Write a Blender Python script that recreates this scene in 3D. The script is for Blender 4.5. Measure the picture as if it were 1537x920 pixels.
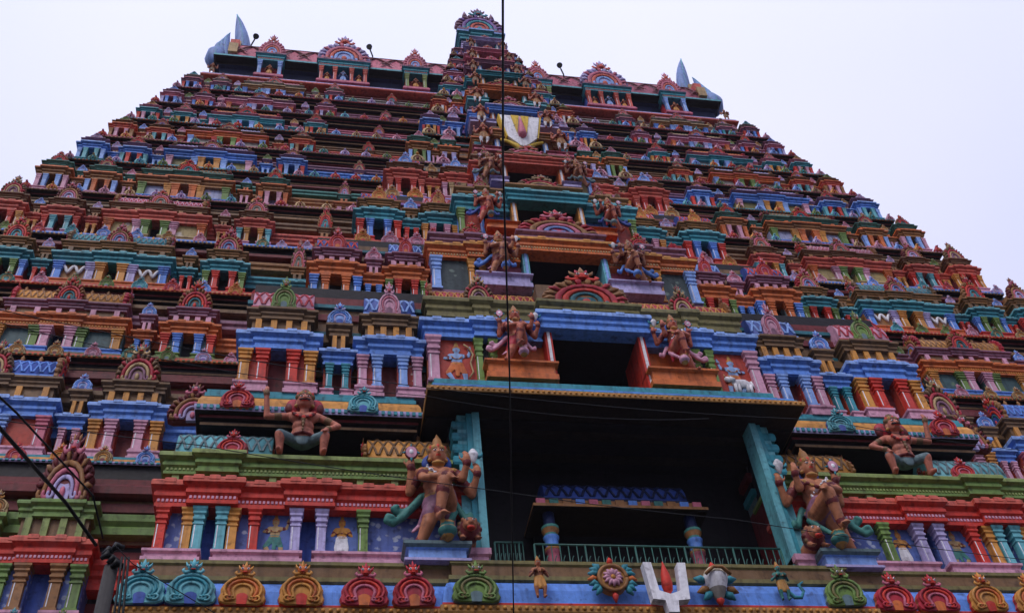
import bpy, bmesh, math, random
import numpy as np
from mathutils import Matrix, Vector

random.seed(7)
scene = bpy.context.scene
for o in list(bpy.data.objects): bpy.data.objects.remove(o)
COL = scene.collection
R = math.radians
S = 2.0            # layout unit -> metres
Z0 = 1.6           # eye height above the ground

# ------------------------------------------------------------------ camera
def cam_axes(pitch, roll, yaw):
    cy, sy, cp, sp, cr, sr = math.cos(yaw), math.sin(yaw), math.cos(pitch), math.sin(pitch), math.cos(roll), math.sin(roll)
    f = Vector((-sy*cp, cy*cp, sp)); r = Vector((cy, sy, 0)); u = r.cross(f)
    return cr*r + sr*u, -sr*r + cr*u, f
CX = -3.6672
cam_d = bpy.data.cameras.new('camera'); cam = bpy.data.objects.new('camera', cam_d); COL.objects.link(cam)
cr_, cu_, cf_ = cam_axes(R(46.305), R(-7.009), R(-14.093))
cam.matrix_world = Matrix(((cr_.x, cu_.x, -cf_.x, CX*S), (cr_.y, cu_.y, -cf_.y, 0), (cr_.z, cu_.z, -cf_.z, Z0), (0, 0, 0, 1)))
cam_d.sensor_width = 36.0; cam_d.lens = 36.0*1601.24/1537.0; cam_d.clip_end = 6000; cam_d.clip_start = 0.05
scene.camera = cam

# ------------------------------------------------------------------ sky, sun, exposure
world = bpy.data.worlds.new('World'); scene.world = world; world.use_nodes = True
wn, wl = world.node_tree.nodes, world.node_tree.links
wn.clear()
SUN_EL, SUN_AZ = 50.0, -146.0     # high, over the street, veiled by cloud (azimuth from +Y towards +X)
sky = wn.new('ShaderNodeTexSky'); sky.sky_type = 'NISHITA'; sky.sun_disc = False
sky.sun_elevation = R(SUN_EL); sky.sun_rotation = R(SUN_AZ); sky.air_density = 1.0; sky.dust_density = 4.0; sky.ozone_density = 1.0
tc = wn.new('ShaderNodeTexCoord'); cn = wn.new('ShaderNodeTexNoise'); cn.inputs['Scale'].default_value = 1.1; cn.inputs['Detail'].default_value = 4
cr1 = wn.new('ShaderNodeValToRGB'); cr1.color_ramp.elements[0].position = .3; cr1.color_ramp.elements[0].color = (6.2, 6.6, 9.2, 1)
cr1.color_ramp.elements[1].position = .75; cr1.color_ramp.elements[1].color = (7.8, 7.7, 10.0, 1)
mx = wn.new('ShaderNodeMix'); mx.data_type = 'RGBA'; mx.inputs[0].default_value = .9
bg = wn.new('ShaderNodeBackground'); bg.inputs['Strength'].default_value = .1
wo = wn.new('ShaderNodeOutputWorld')
wl.new(tc.outputs['Generated'], cn.inputs['Vector']); wl.new(cn.outputs['Fac'], cr1.inputs['Fac'])
sx_ = wn.new('ShaderNodeSeparateXYZ'); wl.new(tc.outputs['Generated'], sx_.inputs[0])
ov = wn.new('ShaderNodeMapRange'); ov.inputs[1].default_value = 0; ov.inputs[2].default_value = 1; ov.inputs[3].default_value = .42; ov.inputs[4].default_value = 1.30; wl.new(sx_.outputs['Z'], ov.inputs[0])
os_ = wn.new('ShaderNodeVectorMath'); os_.operation = 'SCALE'; wl.new(cr1.outputs['Color'], os_.inputs[0]); wl.new(ov.outputs[0], os_.inputs['Scale'])
wl.new(sky.outputs['Color'], mx.inputs[6]); wl.new(os_.outputs[0], mx.inputs[7])
wl.new(mx.outputs[2], bg.inputs['Color']); wl.new(bg.outputs['Background'], wo.inputs['Surface'])
sd = bpy.data.lights.new('sun', 'SUN'); sd.energy = 1.15; sd.angle = R(24); sd.color = (1, .97, .94)
sun = bpy.data.objects.new('sun', sd); COL.objects.link(sun); sun.location = (-30, -60, 80)
sdir = Vector((math.sin(R(SUN_AZ))*math.cos(R(SUN_EL)), math.cos(R(SUN_AZ))*math.cos(R(SUN_EL)), math.sin(R(SUN_EL))))
sun.rotation_euler = sdir.to_track_quat('Z', 'Y').to_euler()
vs = scene.view_settings; vs.view_transform = 'Standard'; vs.look = 'None'; vs.exposure = 0.25; vs.gamma = 1.0; vs.use_curve_mapping = False

# ------------------------------------------------------------------ materials
def weather_group():
    g = bpy.data.node_groups.new('weathered_paint', 'ShaderNodeTree')
    g.interface.new_socket('Color', in_out='INPUT', socket_type='NodeSocketColor')
    g.interface.new_socket('Color', in_out='OUTPUT', socket_type='NodeSocketColor')
    g.interface.new_socket('Normal', in_out='OUTPUT', socket_type='NodeSocketVector')
    N, L = g.nodes, g.links
    gi, go = N.new('NodeGroupInput'), N.new('NodeGroupOutput')
    geo = N.new('ShaderNodeNewGeometry')
    def noise(scale, detail, vec):
        n = N.new('ShaderNodeTexNoise'); n.inputs['Scale'].default_value = scale; n.inputs['Detail'].default_value = detail
        L.new(vec, n.inputs['Vector']); return n.outputs['Fac']
    def ramp(fac, a, b, ca, cb):
        r = N.new('ShaderNodeMapRange'); r.inputs[1].default_value = a; r.inputs[2].default_value = b
        r.inputs[3].default_value = ca; r.inputs[4].default_value = cb; L.new(fac, r.inputs[0]); return r.outputs[0]
    pos = geo.outputs['Position']
    st = N.new('ShaderNodeVectorMath'); st.operation = 'MULTIPLY'; st.inputs[1].default_value = (7, 7, .55); L.new(pos, st.inputs[0])
    big = ramp(noise(.55, 3, pos), .3, .7, .74, 1.12)
    fine = ramp(noise(9, 5, pos), .35, .7, 1.06, .84)
    strk = ramp(noise(1.0, 4, st.outputs[0]), .48, .74, 0.0, .62)
    spot = ramp(noise(5.5, 6, pos), .57, .70, 0.0, .75)
    m1 = N.new('ShaderNodeMath'); m1.operation = 'MULTIPLY'; L.new(big, m1.inputs[0]); L.new(fine, m1.inputs[1])
    sc = N.new('ShaderNodeVectorMath'); sc.operation = 'SCALE'; L.new(gi.outputs[0], sc.inputs[0]); L.new(m1.outputs[0], sc.inputs['Scale'])
    def dim(fac, col, k):
        d = N.new('ShaderNodeVectorMath'); d.operation = 'MULTIPLY'; d.inputs[1].default_value = k; L.new(col, d.inputs[0])
        m = N.new('ShaderNodeMix'); m.data_type = 'RGBA'; L.new(fac, m.inputs[0]); L.new(col, m.inputs[6]); L.new(d.outputs[0], m.inputs[7]); return m.outputs[2]
    c1 = dim(strk, sc.outputs[0], (.34, .30, .30))
    c2 = dim(spot, c1, (.42, .38, .40))
    fade = ramp(noise(1.7, 5, pos), .50, .72, 0.0, .30)
    lum = N.new('ShaderNodeVectorMath'); lum.operation = 'MULTIPLY_ADD'; lum.inputs[1].default_value = (.62, .62, .62); lum.inputs[2].default_value = (.085, .08, .085); L.new(c2, lum.inputs[0])
    gt = N.new('ShaderNodeVectorMath'); gt.operation = 'LENGTH'; L.new(gi.outputs[0], gt.inputs[0])
    keep = ramp(gt.outputs['Value'], .08, .25, 0.0, 1.0); fk = N.new('ShaderNodeMath'); fk.operation = 'MULTIPLY'; L.new(fade, fk.inputs[0]); L.new(keep, fk.inputs[1])
    mxb = N.new('ShaderNodeMix'); mxb.data_type = 'RGBA'; L.new(fk.outputs[0], mxb.inputs[0]); L.new(c2, mxb.inputs[6]); L.new(lum.outputs[0], mxb.inputs[7])
    bp = N.new('ShaderNodeBump'); bp.inputs['Strength'].default_value = .35; bp.inputs['Distance'].default_value = .03
    L.new(noise(6, 6, pos), bp.inputs['Height'])
    L.new(mxb.outputs[2], go.inputs[0]); L.new(bp.outputs[0], go.inputs[1])
    return g
WG = weather_group()
def paint(name, rgb, rough=.55, spec=.22, metal=0.0):
    m = bpy.data.materials.new(name); m.use_nodes = True
    n, l = m.node_tree.nodes, m.node_tree.links
    b = n['Principled BSDF']; b.inputs['Roughness'].default_value = rough; b.inputs['Specular IOR Level'].default_value = spec; b.inputs['Metallic'].default_value = metal
    g = n.new('ShaderNodeGroup'); g.node_tree = WG; g.inputs[0].default_value = (*rgb, 1)
    l.new(g.outputs[0], b.inputs['Base Color']); l.new(g.outputs[1], b.inputs['Normal'])
    return m
PAL = dict(steel=(.18, .28, .58), tealdk=(.025, .15, .19), 
    blue=(.12, .28, .76), sky=(.27, .44, .86), deep=(.05, .10, .40), navy=(.012, .02, .07), teal=(.045, .28, .35), aqua=(.14, .43, .49),
    sea=(.06, .23, .20), green=(.165, .27, .065), olive=(.20, .17, .06), lime=(.26, .33, .10), red=(.62, .045, .028), crimson=(.45, .03, .05), coral=(.62, .115, .075),
    maroon=(.16, .022, .025), orange=(.64, .16, .04), amber=(.64, .28, .055), brown=(.33, .15, .05), umber=(.20, .11, .05), tan=(.50, .34, .16), pink=(.66, .33, .45),
    rose=(.58, .15, .22), lilac=(.48, .42, .70), mauve=(.27, .12, .19), purple=(.24, .12, .38), white=(.84, .82, .86), cream=(.66, .56, .40), grey=(.22, .26, .28), slate=(.13, .20, .22),
    dark=(.012, .009, .012), gold=(.46, .23, .06), skin=(.47, .175, .085), skinred=(.48, .13, .075), skinpink=(.52, .17, .11), skindark=(.42, .16, .08), skinblue=(.28, .42, .70), hair=(.02, .015, .02), yellow=(.75, .50, .05), sand=(.48, .36, .17), bluepanel=(.10, .16, .44), redpanel=(.42, .05, .03), overhang_shade=(.022, .014, .011), plaster=(.30, .27, .24))
MATS = {}
def M(k):
    if k not in MATS: MATS[k] = paint('painted_' + k, PAL[k])
    return MATS[k]
def floral(name, base, flow, scale=4.5, thr=.56):
    m = paint(name, base); n, l = m.node_tree.nodes, m.node_tree.links
    g = [x for x in n if x.type == 'GROUP'][0]; b = n['Principled BSDF']
    geo = n.new('ShaderNodeNewGeometry')
    v = n.new('ShaderNodeTexVoronoi'); v.inputs['Scale'].default_value = scale; l.new(geo.outputs['Position'], v.inputs['Vector'])
    ns = n.new('ShaderNodeTexNoise'); ns.inputs['Scale'].default_value = scale*1.3; ns.inputs['Detail'].default_value = 5; l.new(geo.outputs['Position'], ns.inputs['Vector'])
    ad = n.new('ShaderNodeMath'); ad.operation = 'ADD'; l.new(v.outputs['Distance'], ad.inputs[0]); l.new(ns.outputs['Fac'], ad.inputs[1])
    mr = n.new('ShaderNodeMapRange'); mr.inputs[1].default_value = thr+.2; mr.inputs[2].default_value = thr+.06; l.new(ad.outputs[0], mr.inputs[0])
    mm = n.new('ShaderNodeMix'); mm.data_type = 'RGBA'; mm.inputs[6].default_value = (*base, 1); mm.inputs[7].default_value = (*flow, 1)
    l.new(mr.outputs[0], mm.inputs[0]); l.new(mm.outputs[2], g.inputs[0])
    return m
MATS['floral_blue'] = floral('floral_blue', (.10, .15, .44), (.42, .48, .66), 5.0, .62)
MATS['floral_red'] = floral('floral_red', (.36, .04, .03), (.60, .45, .40), 6)
MATS['floral_grey'] = floral('floral_grey', (.045, .065, .07), (.17, .23, .20), 3.0)
MATS['floral_lilac'] = floral('floral_lilac', (.36, .38, .58), (.55, .40, .42), 3.5)
MATS['floral_sand'] = floral('floral_sand', (.40, .30, .12), (.62, .55, .46), 2.6)
MATS['floral_green'] = floral('floral_green', (.05, .10, .11), (.13, .20, .13), 2.2)
MATS['floral_olive'] = floral('floral_olive', (.22, .19, .07), (.34, .30, .15), 3.2)
MATS['cable'] = paint('black_cable', (.012, .012, .014), .5)
MATS['iron'] = paint('green_iron', (.03, .12, .10), .45, .4)
MATS['concrete'] = paint('concrete', (.075, .07, .068), .85)
MATS['stone'] = paint('granite', (.24, .21, .19), .85)
MATS['road'] = paint('street_asphalt', (.055, .053, .052), .9)

# ------------------------------------------------------------------ mesh helpers (layout units; multiplied by S on build)
class MB:
    def __init__(s): s.v = []; s.f = []; s.m = []; s.names = []; s.sm = []
    def mi(s, k):
        if k not in s.names: s.names.append(k)
        return s.names.index(k)
    def face(s, ids, k, smooth=False): s.f.append(tuple(ids)); s.m.append(s.mi(k)); s.sm.append(smooth)
    def box(s, x0, x1, y0, y1, z0, z1, k):
        b = len(s.v)
        s.v += [(x0, y0, z0), (x1, y0, z0), (x1, y1, z0), (x0, y1, z0), (x0, y0, z1), (x1, y0, z1), (x1, y1, z1), (x0, y1, z1)]
        for q in ((0, 1, 5, 4), (1, 2, 6, 5), (2, 3, 7, 6), (3, 0, 4, 7), (4, 5, 6, 7), (3, 2, 1, 0)): s.face([b+i for i in q], k)
    def mould(s, x0, x1, yf, yb, prof, mats, top=True, bot=True, back=False):
        """stack of rectangles: prof = [(out, z)], mats per segment (or one)"""
        b = len(s.v); n = len(prof)
        for o, z in prof:
            s.v += [(x0-o, yf-o, z), (x1+o, yf-o, z), (x1+o, yb+(o if back else 0), z), (x0-o, yb+(o if back else 0), z)]
        if isinstance(mats, str): mats = [mats]*(n-1)
        for i in range(n-1):
            for e in range(4):
                a, c = b+4*i+e, b+4*i+(e+1) % 4
                s.face((a, c, c+4, a+4), mats[i])
        if bot: s.face((b+3, b+2, b+1, b), mats[0])
        if top:
            t = b+4*(n-1); s.face((t, t+1, t+2, t+3), mats[-1])
    def tube(s, pts, rad, k, seg=6, smooth=True, caps=True):
        """swept round section through points; rad number or list"""
        n = len(pts); b = len(s.v); P = [Vector(p) for p in pts]
        up0 = None
        for i, p in enumerate(P):
            t = (P[min(i+1, n-1)] - P[max(i-1, 0)])
            if t.length < 1e-9: t = Vector((0, 0, 1))
            t.normalize()
            if up0 is None:
                up0 = Vector((0, 1, 0)) if abs(t.y) < .9 else Vector((1, 0, 0))
            a = (up0 - t*up0.dot(t)).normalized(); up0 = a; c = t.cross(a)
            r = rad[i] if isinstance(rad, (list, tuple)) else rad
            for j in range(seg):
                w = 2*math.pi*j/seg
                s.v.append(tuple(p + a*(r*math.cos(w)) + c*(r*math.sin(w))))
        for i in range(n-1):
            for j in range(seg):
                a, c = b+i*seg+j, b+i*seg+(j+1) % seg
                s.face((a, c, c+seg, a+seg), k, smooth)
        if caps:
            s.face([b+j for j in range(seg)][::-1], k); s.face([b+(n-1)*seg+j for j in range(seg)], k)
    def ball(s, c, r, k, seg=8, rings=5):
        b = len(s.v); rx, ry, rz = r if isinstance(r, tuple) else (r, r, r)
        s.v.append((c[0], c[1], c[2]-rz))
        for i in range(1, rings):
            t = math.pi*i/rings
            for j in range(seg):
                w = 2*math.pi*j/seg
                s.v.append((c[0]+rx*math.sin(t)*math.cos(w), c[1]+ry*math.sin(t)*math.sin(w), c[2]-rz*math.cos(t)))
        s.v.append((c[0], c[1], c[2]+rz)); e = len(s.v)-1
        for j in range(seg):
            s.face((b, b+1+(j+1) % seg, b+1+j), k, True)
            s.face((e, e-seg+j, e-seg+(j+1) % seg), k, True)
        for i in range(rings-2):
            for j in range(seg):
                a, c2 = b+1+i*seg+j, b+1+i*seg+(j+1) % seg
                s.face((a, c2, c2+seg, a+seg), k, True)
    def lathe(s, cx, cy, prof, k, seg=10):
        b = len(s.v); n = len(prof)
        for r, z in prof:
            for j in range(seg):
                w = 2*math.pi*j/seg; s.v.append((cx+r*math.cos(w), cy+r*math.sin(w), z))
        for i in range(n-1):
            kk = k if isinstance(k, str) else k[i]
            for j in range(seg):
                a, c = b+i*seg+j, b+i*seg+(j+1) % seg
                s.face((a, c, c+seg, a+seg), kk, True)
        s.face([b+j for j in range(seg)][::-1], k if isinstance(k, str) else k[0]); s.face([b+(n-1)*seg+j for j in range(seg)], k if isinstance(k, str) else k[-1])
    def plate(s, outline, y0, y1, k, kside=None, bevel=0.0, cen=None):
        """polygon in x,z extruded from y1 (back) to y0 (front, smaller y), star-shaped about cen"""
        n = len(outline); b = len(s.v)
        cx, cz = cen if cen else (sum(p[0] for p in outline)/n, sum(p[1] for p in outline)/n)
        for x, z in outline: s.v.append((x, y1, z))
        for x, z in outline: s.v.append((x, y0+bevel, z))
        for x, z in outline: s.v.append((cx+(x-cx)*(1-bevel*1.2), y0, cz+(z-cz)*(1-bevel*1.2)))
        c = len(s.v); s.v += [(cx, y0-bevel*.5, cz), (cx, y1, cz)]
        for i in range(n):
            j = (i+1) % n
            s.face((b+i, b+j, b+n+j, b+n+i), kside or k); s.face((b+n+i, b+n+j, b+2*n+j, b+2*n+i), k); s.face((b+2*n+i, b+2*n+j, c), k); s.face((b+j, b+i, c+1), kside or k)
    def mesh(s, name, org=(0, 0, 0), scale=S, flip=False):
        me = bpy.data.meshes.new(name)
        ox, oy, oz = org
        me.from_pydata([((x-ox)*scale, (y-oy)*scale, (z-oz)*scale) for x, y, z in s.v], [], s.f)
        for k in s.names: me.materials.append(M(k))
        me.polygons.foreach_set('material_index', s.m); me.polygons.foreach_set('use_smooth', s.sm)
        me.update()
        bm = bmesh.new(); bm.from_mesh(me); bmesh.ops.recalc_face_normals(bm, faces=bm.faces); bm.to_mesh(me); bm.free()
        return me

WL = {}     # world position (layout units) of every object
def put(name, me, parent=None, loc=(0, 0, 0), scale=None, rot=None):
    """link an object at layout position loc; parents are never rotated or scaled unless local=True is wanted"""
    o = bpy.data.objects.new(name, me); COL.objects.link(o)
    WL[o.name] = loc
    p = WL[parent.name] if parent else None
    if parent: o.parent = parent; o.location = ((loc[0]-p[0])*S, (loc[1]-p[1])*S, (loc[2]-p[2])*S)
    else: o.location = (loc[0]*S, loc[1]*S, loc[2]*S+Z0)
    if scale: o.scale = scale
    if rot: o.rotation_euler = rot
    return o
def empty(name, loc, parent=None): return put(name, None, parent, loc)
def tag(o, label=None, cat=None, group=None, kind=None):
    if label: o['label'] = label
    if cat: o['category'] = cat
    if group: o['group'] = group
    if kind: o['kind'] = kind
    return o
def build(mb, name, parent, org): return put(name, mb.mesh(name, org), parent, org)

# ------------------------------------------------------------------ the tower and its tiers
GZ = -Z0/S                                # ground level in layout units
YC = 17.4                                 # middle of the tower front to back
tower = tag(empty('temple_tower', (0, YC, GZ)), 'huge tapering painted temple gateway tower of many tiers', 'temple tower')

# unit pillar: 1 wide, 1 high, square, with base and stacked capital; origin bottom centre
def pillar_mesh(k, trim=None):
    key = 'pillar_%s_%s' % (k, trim)
    if key in bpy.data.meshes: return bpy.data.meshes[key]
    mb = MB(); t = trim or k
    pr = [(-.06, 0), (.04, 0), (.04, .05), (-.08, .07), (-.10, .60), (-.02, .61), (-.02, .645), (-.12, .66), (-.12, .70), (.02, .72), (.02, .765), (-.06, .78), (-.06, .82), (.06, .85), (.06, .89), (.0, .90), (.14, .95), (.14, 1.0)]
    ms = [k]*17
    for i in (5, 9, 13, 15): ms[i] = t
    mb.mould(-.5, .5, -.5, .5, pr, ms, back=True)
    mb.box(-.30, -.22, -.44, -.405, .09, .59, 'white' if k != 'white' else 'lilac')
    me = mb.mesh(key, (0, 0, 0), 1.0); return me
def pillar(parent, x, y, z, w, h, k, trim=None):
    return put('pillar', pillar_mesh(k, trim), parent, (x, y+w*.5, z), (w*S, w*S, h*S))

def arc(cx, cz, r, a0, a1, n, y, sx=1.0, sz=1.0):
    return [(cx+sx*r*math.cos(R(a0+(a1-a0)*i/n)), y, cz+sz*r*math.sin(R(a0+(a1-a0)*i/n))) for i in range(n+1)]
# horseshoe arch ornament, width about 1, standing on z = 0, facing -y
def horseshoe_mesh(a, b, c, d, fan=False):
    key = 'arch_%s_%s_%s_%s_%d' % (a, b, c, d, fan)
    if key in bpy.data.meshes: return bpy.data.meshes[key]
    mb = MB()
    if fan:
        ol = [(.40, .0), (.52, .06)]
        N = 12
        for i in range(N*4+1):
            t = -8+196*i/(N*4)
            rr = .50*(1+.11*abs(math.sin(math.pi*i/4))**.6)
            ol.append((rr*math.cos(R(t)), .22+rr*1.02*math.sin(R(t))))
        ol += [(-.52, .06), (-.40, .0)]
        mb.plate(ol, -.02, .16, a, bevel=.05, cen=(0, .25))
        for i in range(N):                       # raised leaf ribs round the rim
            t = R(-6+192*(i+.5)/N); u = (math.cos(t), math.sin(t))
            mb.tube([(u[0]*.37, -.03, .22+u[1]*.37), (u[0]*.46, -.07, .22+u[1]*.47), (u[0]*.54, -.02, .22+u[1]*.555)], [.03, .05, .012], a if i % 3 else b, 5)
        for ro, rr, kk in ((.36, .048, b), (.265, .046, c), (.175, .038, d)):
            for sx in (-1, 1):
                cu = [(sx*(ro+.055+.055*(1-t/12)*math.cos(R(180+44*t))), -.05-.004*t, .10+.06*(1-t/12)*math.sin(R(180+44*t))) for t in range(7)][::-1]
                side = [(sx*ro*math.cos(R(t)), -.055, .16+ro*1.12*math.sin(R(t))) for t in (-4, 20, 45, 68, 90)]
                mb.tube(cu+side, [rr*.6]+[rr*.85]*6+[rr]*5, kk, 5)
        mb.plate([(-.13, .0), (.13, .0), (.14, .15), (.09, .28), (0, .33), (-.09, .28), (-.14, .15)], -.04, .05, d, bevel=.02)
        mb.ball((0, -.06, .13), (.06, .04, .09), c, 6, 4)
    else:
        half = [(.15, .0), (.33, -.005), (.46, .05), (.50, .15), (.46, .26), (.475, .36), (.43, .48), (.33, .58), (.20, .645), (.10, .68)]
        mb.plate(half+[(-x, z) for x, z in half[::-1]], -.01, .13, a, kside=d, bevel=.04, cen=(0, .36))
        for ro, rr, kk, cz in ((.395, .038, a, .335), (.300, .036, b, .325), (.205, .036, c, .30)):
            for sx in (-1, 1):
                cu = [(sx*(.31-(.395-ro)*.62+.085*ro/.395*(1-t/14)*math.cos(R(200+44*t))), -.035-.004*t, .125+.07*ro/.395*(1-t/14)*math.sin(R(200+44*t))) for t in range(8)][::-1]
                side = [(sx*ro*math.cos(R(t)), -.035, cz+ro*.80*math.sin(R(t))) for t in (-22, 0, 22, 45, 68, 90)]
                mb.tube(cu+side, [rr*.55]+[rr*.8]*7+[rr]*6, kk, 5)
        mb.plate([(-.10, -.004), (.10, -.004), (.125, .18), (.09, .30), (0, .35), (-.09, .30), (-.125, .18)], -.022, .05, d, bevel=.01)
    zt = .80 if fan else .76                     # lion-mask finial
    f = 1.0 if fan else 1.15
    mb.ball((0, -.05, zt+.02), (.10*f, .09, .085*f), c if fan else b, 8, 5)
    for sx in (-1, 1):
        mb.ball((sx*.055*f, -.125, zt+.045), .026*f, 'white', 6, 4); mb.ball((sx*.057*f, -.148, zt+.045), .013*f, 'hair', 5, 3)
        mb.tube([(sx*.06, -.05, zt-.05), (sx*.15, -.07, zt-.09), (sx*.20, -.05, zt-.02), (sx*.17, -.04, zt+.03)], [.04, .045, .03, .012], c, 5)
        mb.tube([(sx*.07, -.02, zt+.06), (sx*.13, -.02, zt+.12), (sx*.155, -.02, zt+.19)], [.04, .03, .006], a, 5)
        mb.tube([(sx*.03, -.02, zt+.08), (sx*.06, -.02, zt+.17), (sx*.075, -.02, zt+.22)], [.035, .03, .006], b, 5)
    mb.tube([(0, -.02, zt+.06), (0, -.02, zt+.18), (0, -.02, zt+.30)], [.06, .045, .004], a, 6)
    mb.tube([(-.04, -.12, zt-.03), (0, -.14, zt-.045), (.04, -.12, zt-.03)], .016, 'red', 5)
    return mb.mesh(key, (0, 0, 0), 1.0)
RJ = random.Random(3)
SMALLSETS = {'teal': ('aqua', 'teal', 'aqua', 'deep'), 'orange': ('amber', 'orange', 'amber', 'red'), 'red': ('crimson', 'red', 'rose', 'orange'), 'green': ('green', 'olive', 'green', 'slate'),
             'pink': ('pink', 'rose', 'pink', 'mauve'), 'blue': ('sky', 'blue', 'lilac', 'deep'), 'lilac': ('lilac', 'pink', 'lilac', 'purple'), 'tan': ('tan', 'brown', 'amber', 'maroon'), 'sea': ('sea', 'olive', 'tan', 'teal')}
FANSETS = [('brown', 'red', 'crimson', 'teal'), ('maroon', 'brown', 'rose', 'lilac'), ('umber', 'crimson', 'tan', 'mauve'), ('brown', 'crimson', 'red', 'tealdk'), ('crimson', 'brown', 'rose', 'steel'), ('umber', 'rose', 'coral', 'plaster')]
def horseshoe(parent, x, y, z, w, h, col, name='arch_ornament', rot=0.0):
    me = horseshoe_mesh(*SMALLSETS[col])
    j = RJ.uniform(.94, 1.06); return put(name, me, parent, (x, y, z), (w*S*j, w*S, h*S*RJ.uniform(.95, 1.05)), (R(RJ.uniform(-3, 3)), R(RJ.uniform(-2.5, 2.5)), rot+R(RJ.uniform(-4, 4))))
def fan(parent, x, y, z, w, h, i, name='fan_gable', rot=0.0, thick=1.0):
    me = horseshoe_mesh(*FANSETS[i % len(FANSETS)], True)
    j = RJ.uniform(.95, 1.05); return put(name, me, parent, (x, y, z), (w*S*j, w*S*thick, h*S*RJ.uniform(.94, 1.06)), (R(RJ.uniform(-2, 2)) if not rot else 0, R(RJ.uniform(-2, 2)) if not rot else 0, rot+R(RJ.uniform(-3, 3))))

def cornice(mb, x0, x1, yf, yb, z0, z1, k, p, hi=None, tabs=0, dent=None):
    d = z1-z0; hi = hi or k
    pr = [(.0, 0), (.22, .0), (.22, .14), (.08, .17), (.08, .30), (.45, .40), (.45, .54), (.30, .57), (.30, .63), (1.0, .76), (1.0, .93), (.82, 1.0)]
    mb.mould(x0, x1, yf, yb, [(o*p, z0+z*d) for o, z in pr], [k, k, k, k, k, k, k, k, k, hi, hi])
    if dent:
        n = max(2, int((x1-x0)/.045)); st = (x1-x0)/n
        for i in range(n):
            mb.box(x0+i*st+st*.2, x0+i*st+st*.75, yf-.13*p-.012, yf-.05*p, z0+.18*d, z0+.29*d, dent)
    for i in range(tabs):
        c = x0+(x1-x0)*(i+.5)/tabs; w = min(.055, (x1-x0)/tabs*.3)
        mb.mould(c-w, c+w, yf-p*.98, yf-p*.4, [(.008, z1-.14*d), (.006, z1+.02*d), (-w*.35, z1+.09*d)], hi)

def lattice_roof(name, parent, x0, x1, yf, dep, z0, h, base, rib, n=None, knobs=None, cross=2.0, rw=.02):
    """barrel vault along x with crossing raised ribs"""
    mb = MB(); ns = 8
    def P2(t, x, o=0):
        a = math.pi*(t*.96+.0); return (x, yf+dep/2-(dep/2+o)*math.cos(a), z0+(h+o)*math.sin(a)**.75 if math.sin(a) > 0 else z0)
    b = len(mb.v)
    for i in range(ns+1): mb.v += [P2(i/ns, x0), P2(i/ns, x1)]
    for i in range(ns): mb.face((b+2*i, b+2*i+1, b+2*i+3, b+2*i+2), base, True)
    mb.face([b+2*i for i in range(ns+1)], base); mb.face([b+2*i+1 for i in range(ns+1)][::-1], base)
    L = x1-x0; n = n or max(4, round(L/max(.085, h*.30))); st = L/n; run = st*cross*2; w = min(rw, st*.13)
    for s in (-1, 1):
        for i in range(-int(cross)-2, n+int(cross)+3):
            pts = []
            for j in range(9):
                t = .03+j/8*.62; x = x0+i*st+s*run*t/.62*.5+(0 if s > 0 else st)
                pts.append((t, x))
            seg = [(t, x) for t, x in pts if x0 <= x <= x1]
            if len(seg) < 2: continue
            bb = len(mb.v)
            for t, x in seg: mb.v += [P2(t, x-w, .002), P2(t, x-w*.6, w*.7), P2(t, x+w*.6, w*.7), P2(t, x+w, .002)]
            for q in range(len(seg)-1):
                for e in range(3): mb.face((bb+4*q+e, bb+4*q+e+1, bb+4*q+e+5, bb+4*q+e+4), rib)
    if knobs:
        kn = max(3, int(L/.24))
        for i in range(kn):
            x = x0+(i+.5)*L/kn; c = P2(.5, x); mb.lathe(x, c[1], [(.03, c[2]-.02), (.045, c[2]+.03), (.02, c[2]+.06), (.035, c[2]+.09), (.004, c[2]+.15)], knobs, 6)
    mb.box(x0-.015, x1+.015, yf-.02, yf+dep*.98, z0-.045, z0+.012, rib)
    org = ((x0+x1)/2, yf, z0)
    return build(mb, name, parent, org)

UP = MB()            # pillars of the far upper tiers: too small to pick apart singly
def any_pillar(parent, x, y, z, w, h, k, full):
    if full: pillar(parent, x, y, z, w, h, k)
    else:
        pr = [(.0, 0), (.0, .6), (.1, .62), (.1, .68), (.0, .70), (.18, .78), (.18, .84), (.06, .86), (.3, .94), (.3, 1.0)]
        UP.mould(x-w*.42, x+w*.42, y, y+w*.8, [(o*w*.5, z+h*t) for o, t in pr], k)

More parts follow.
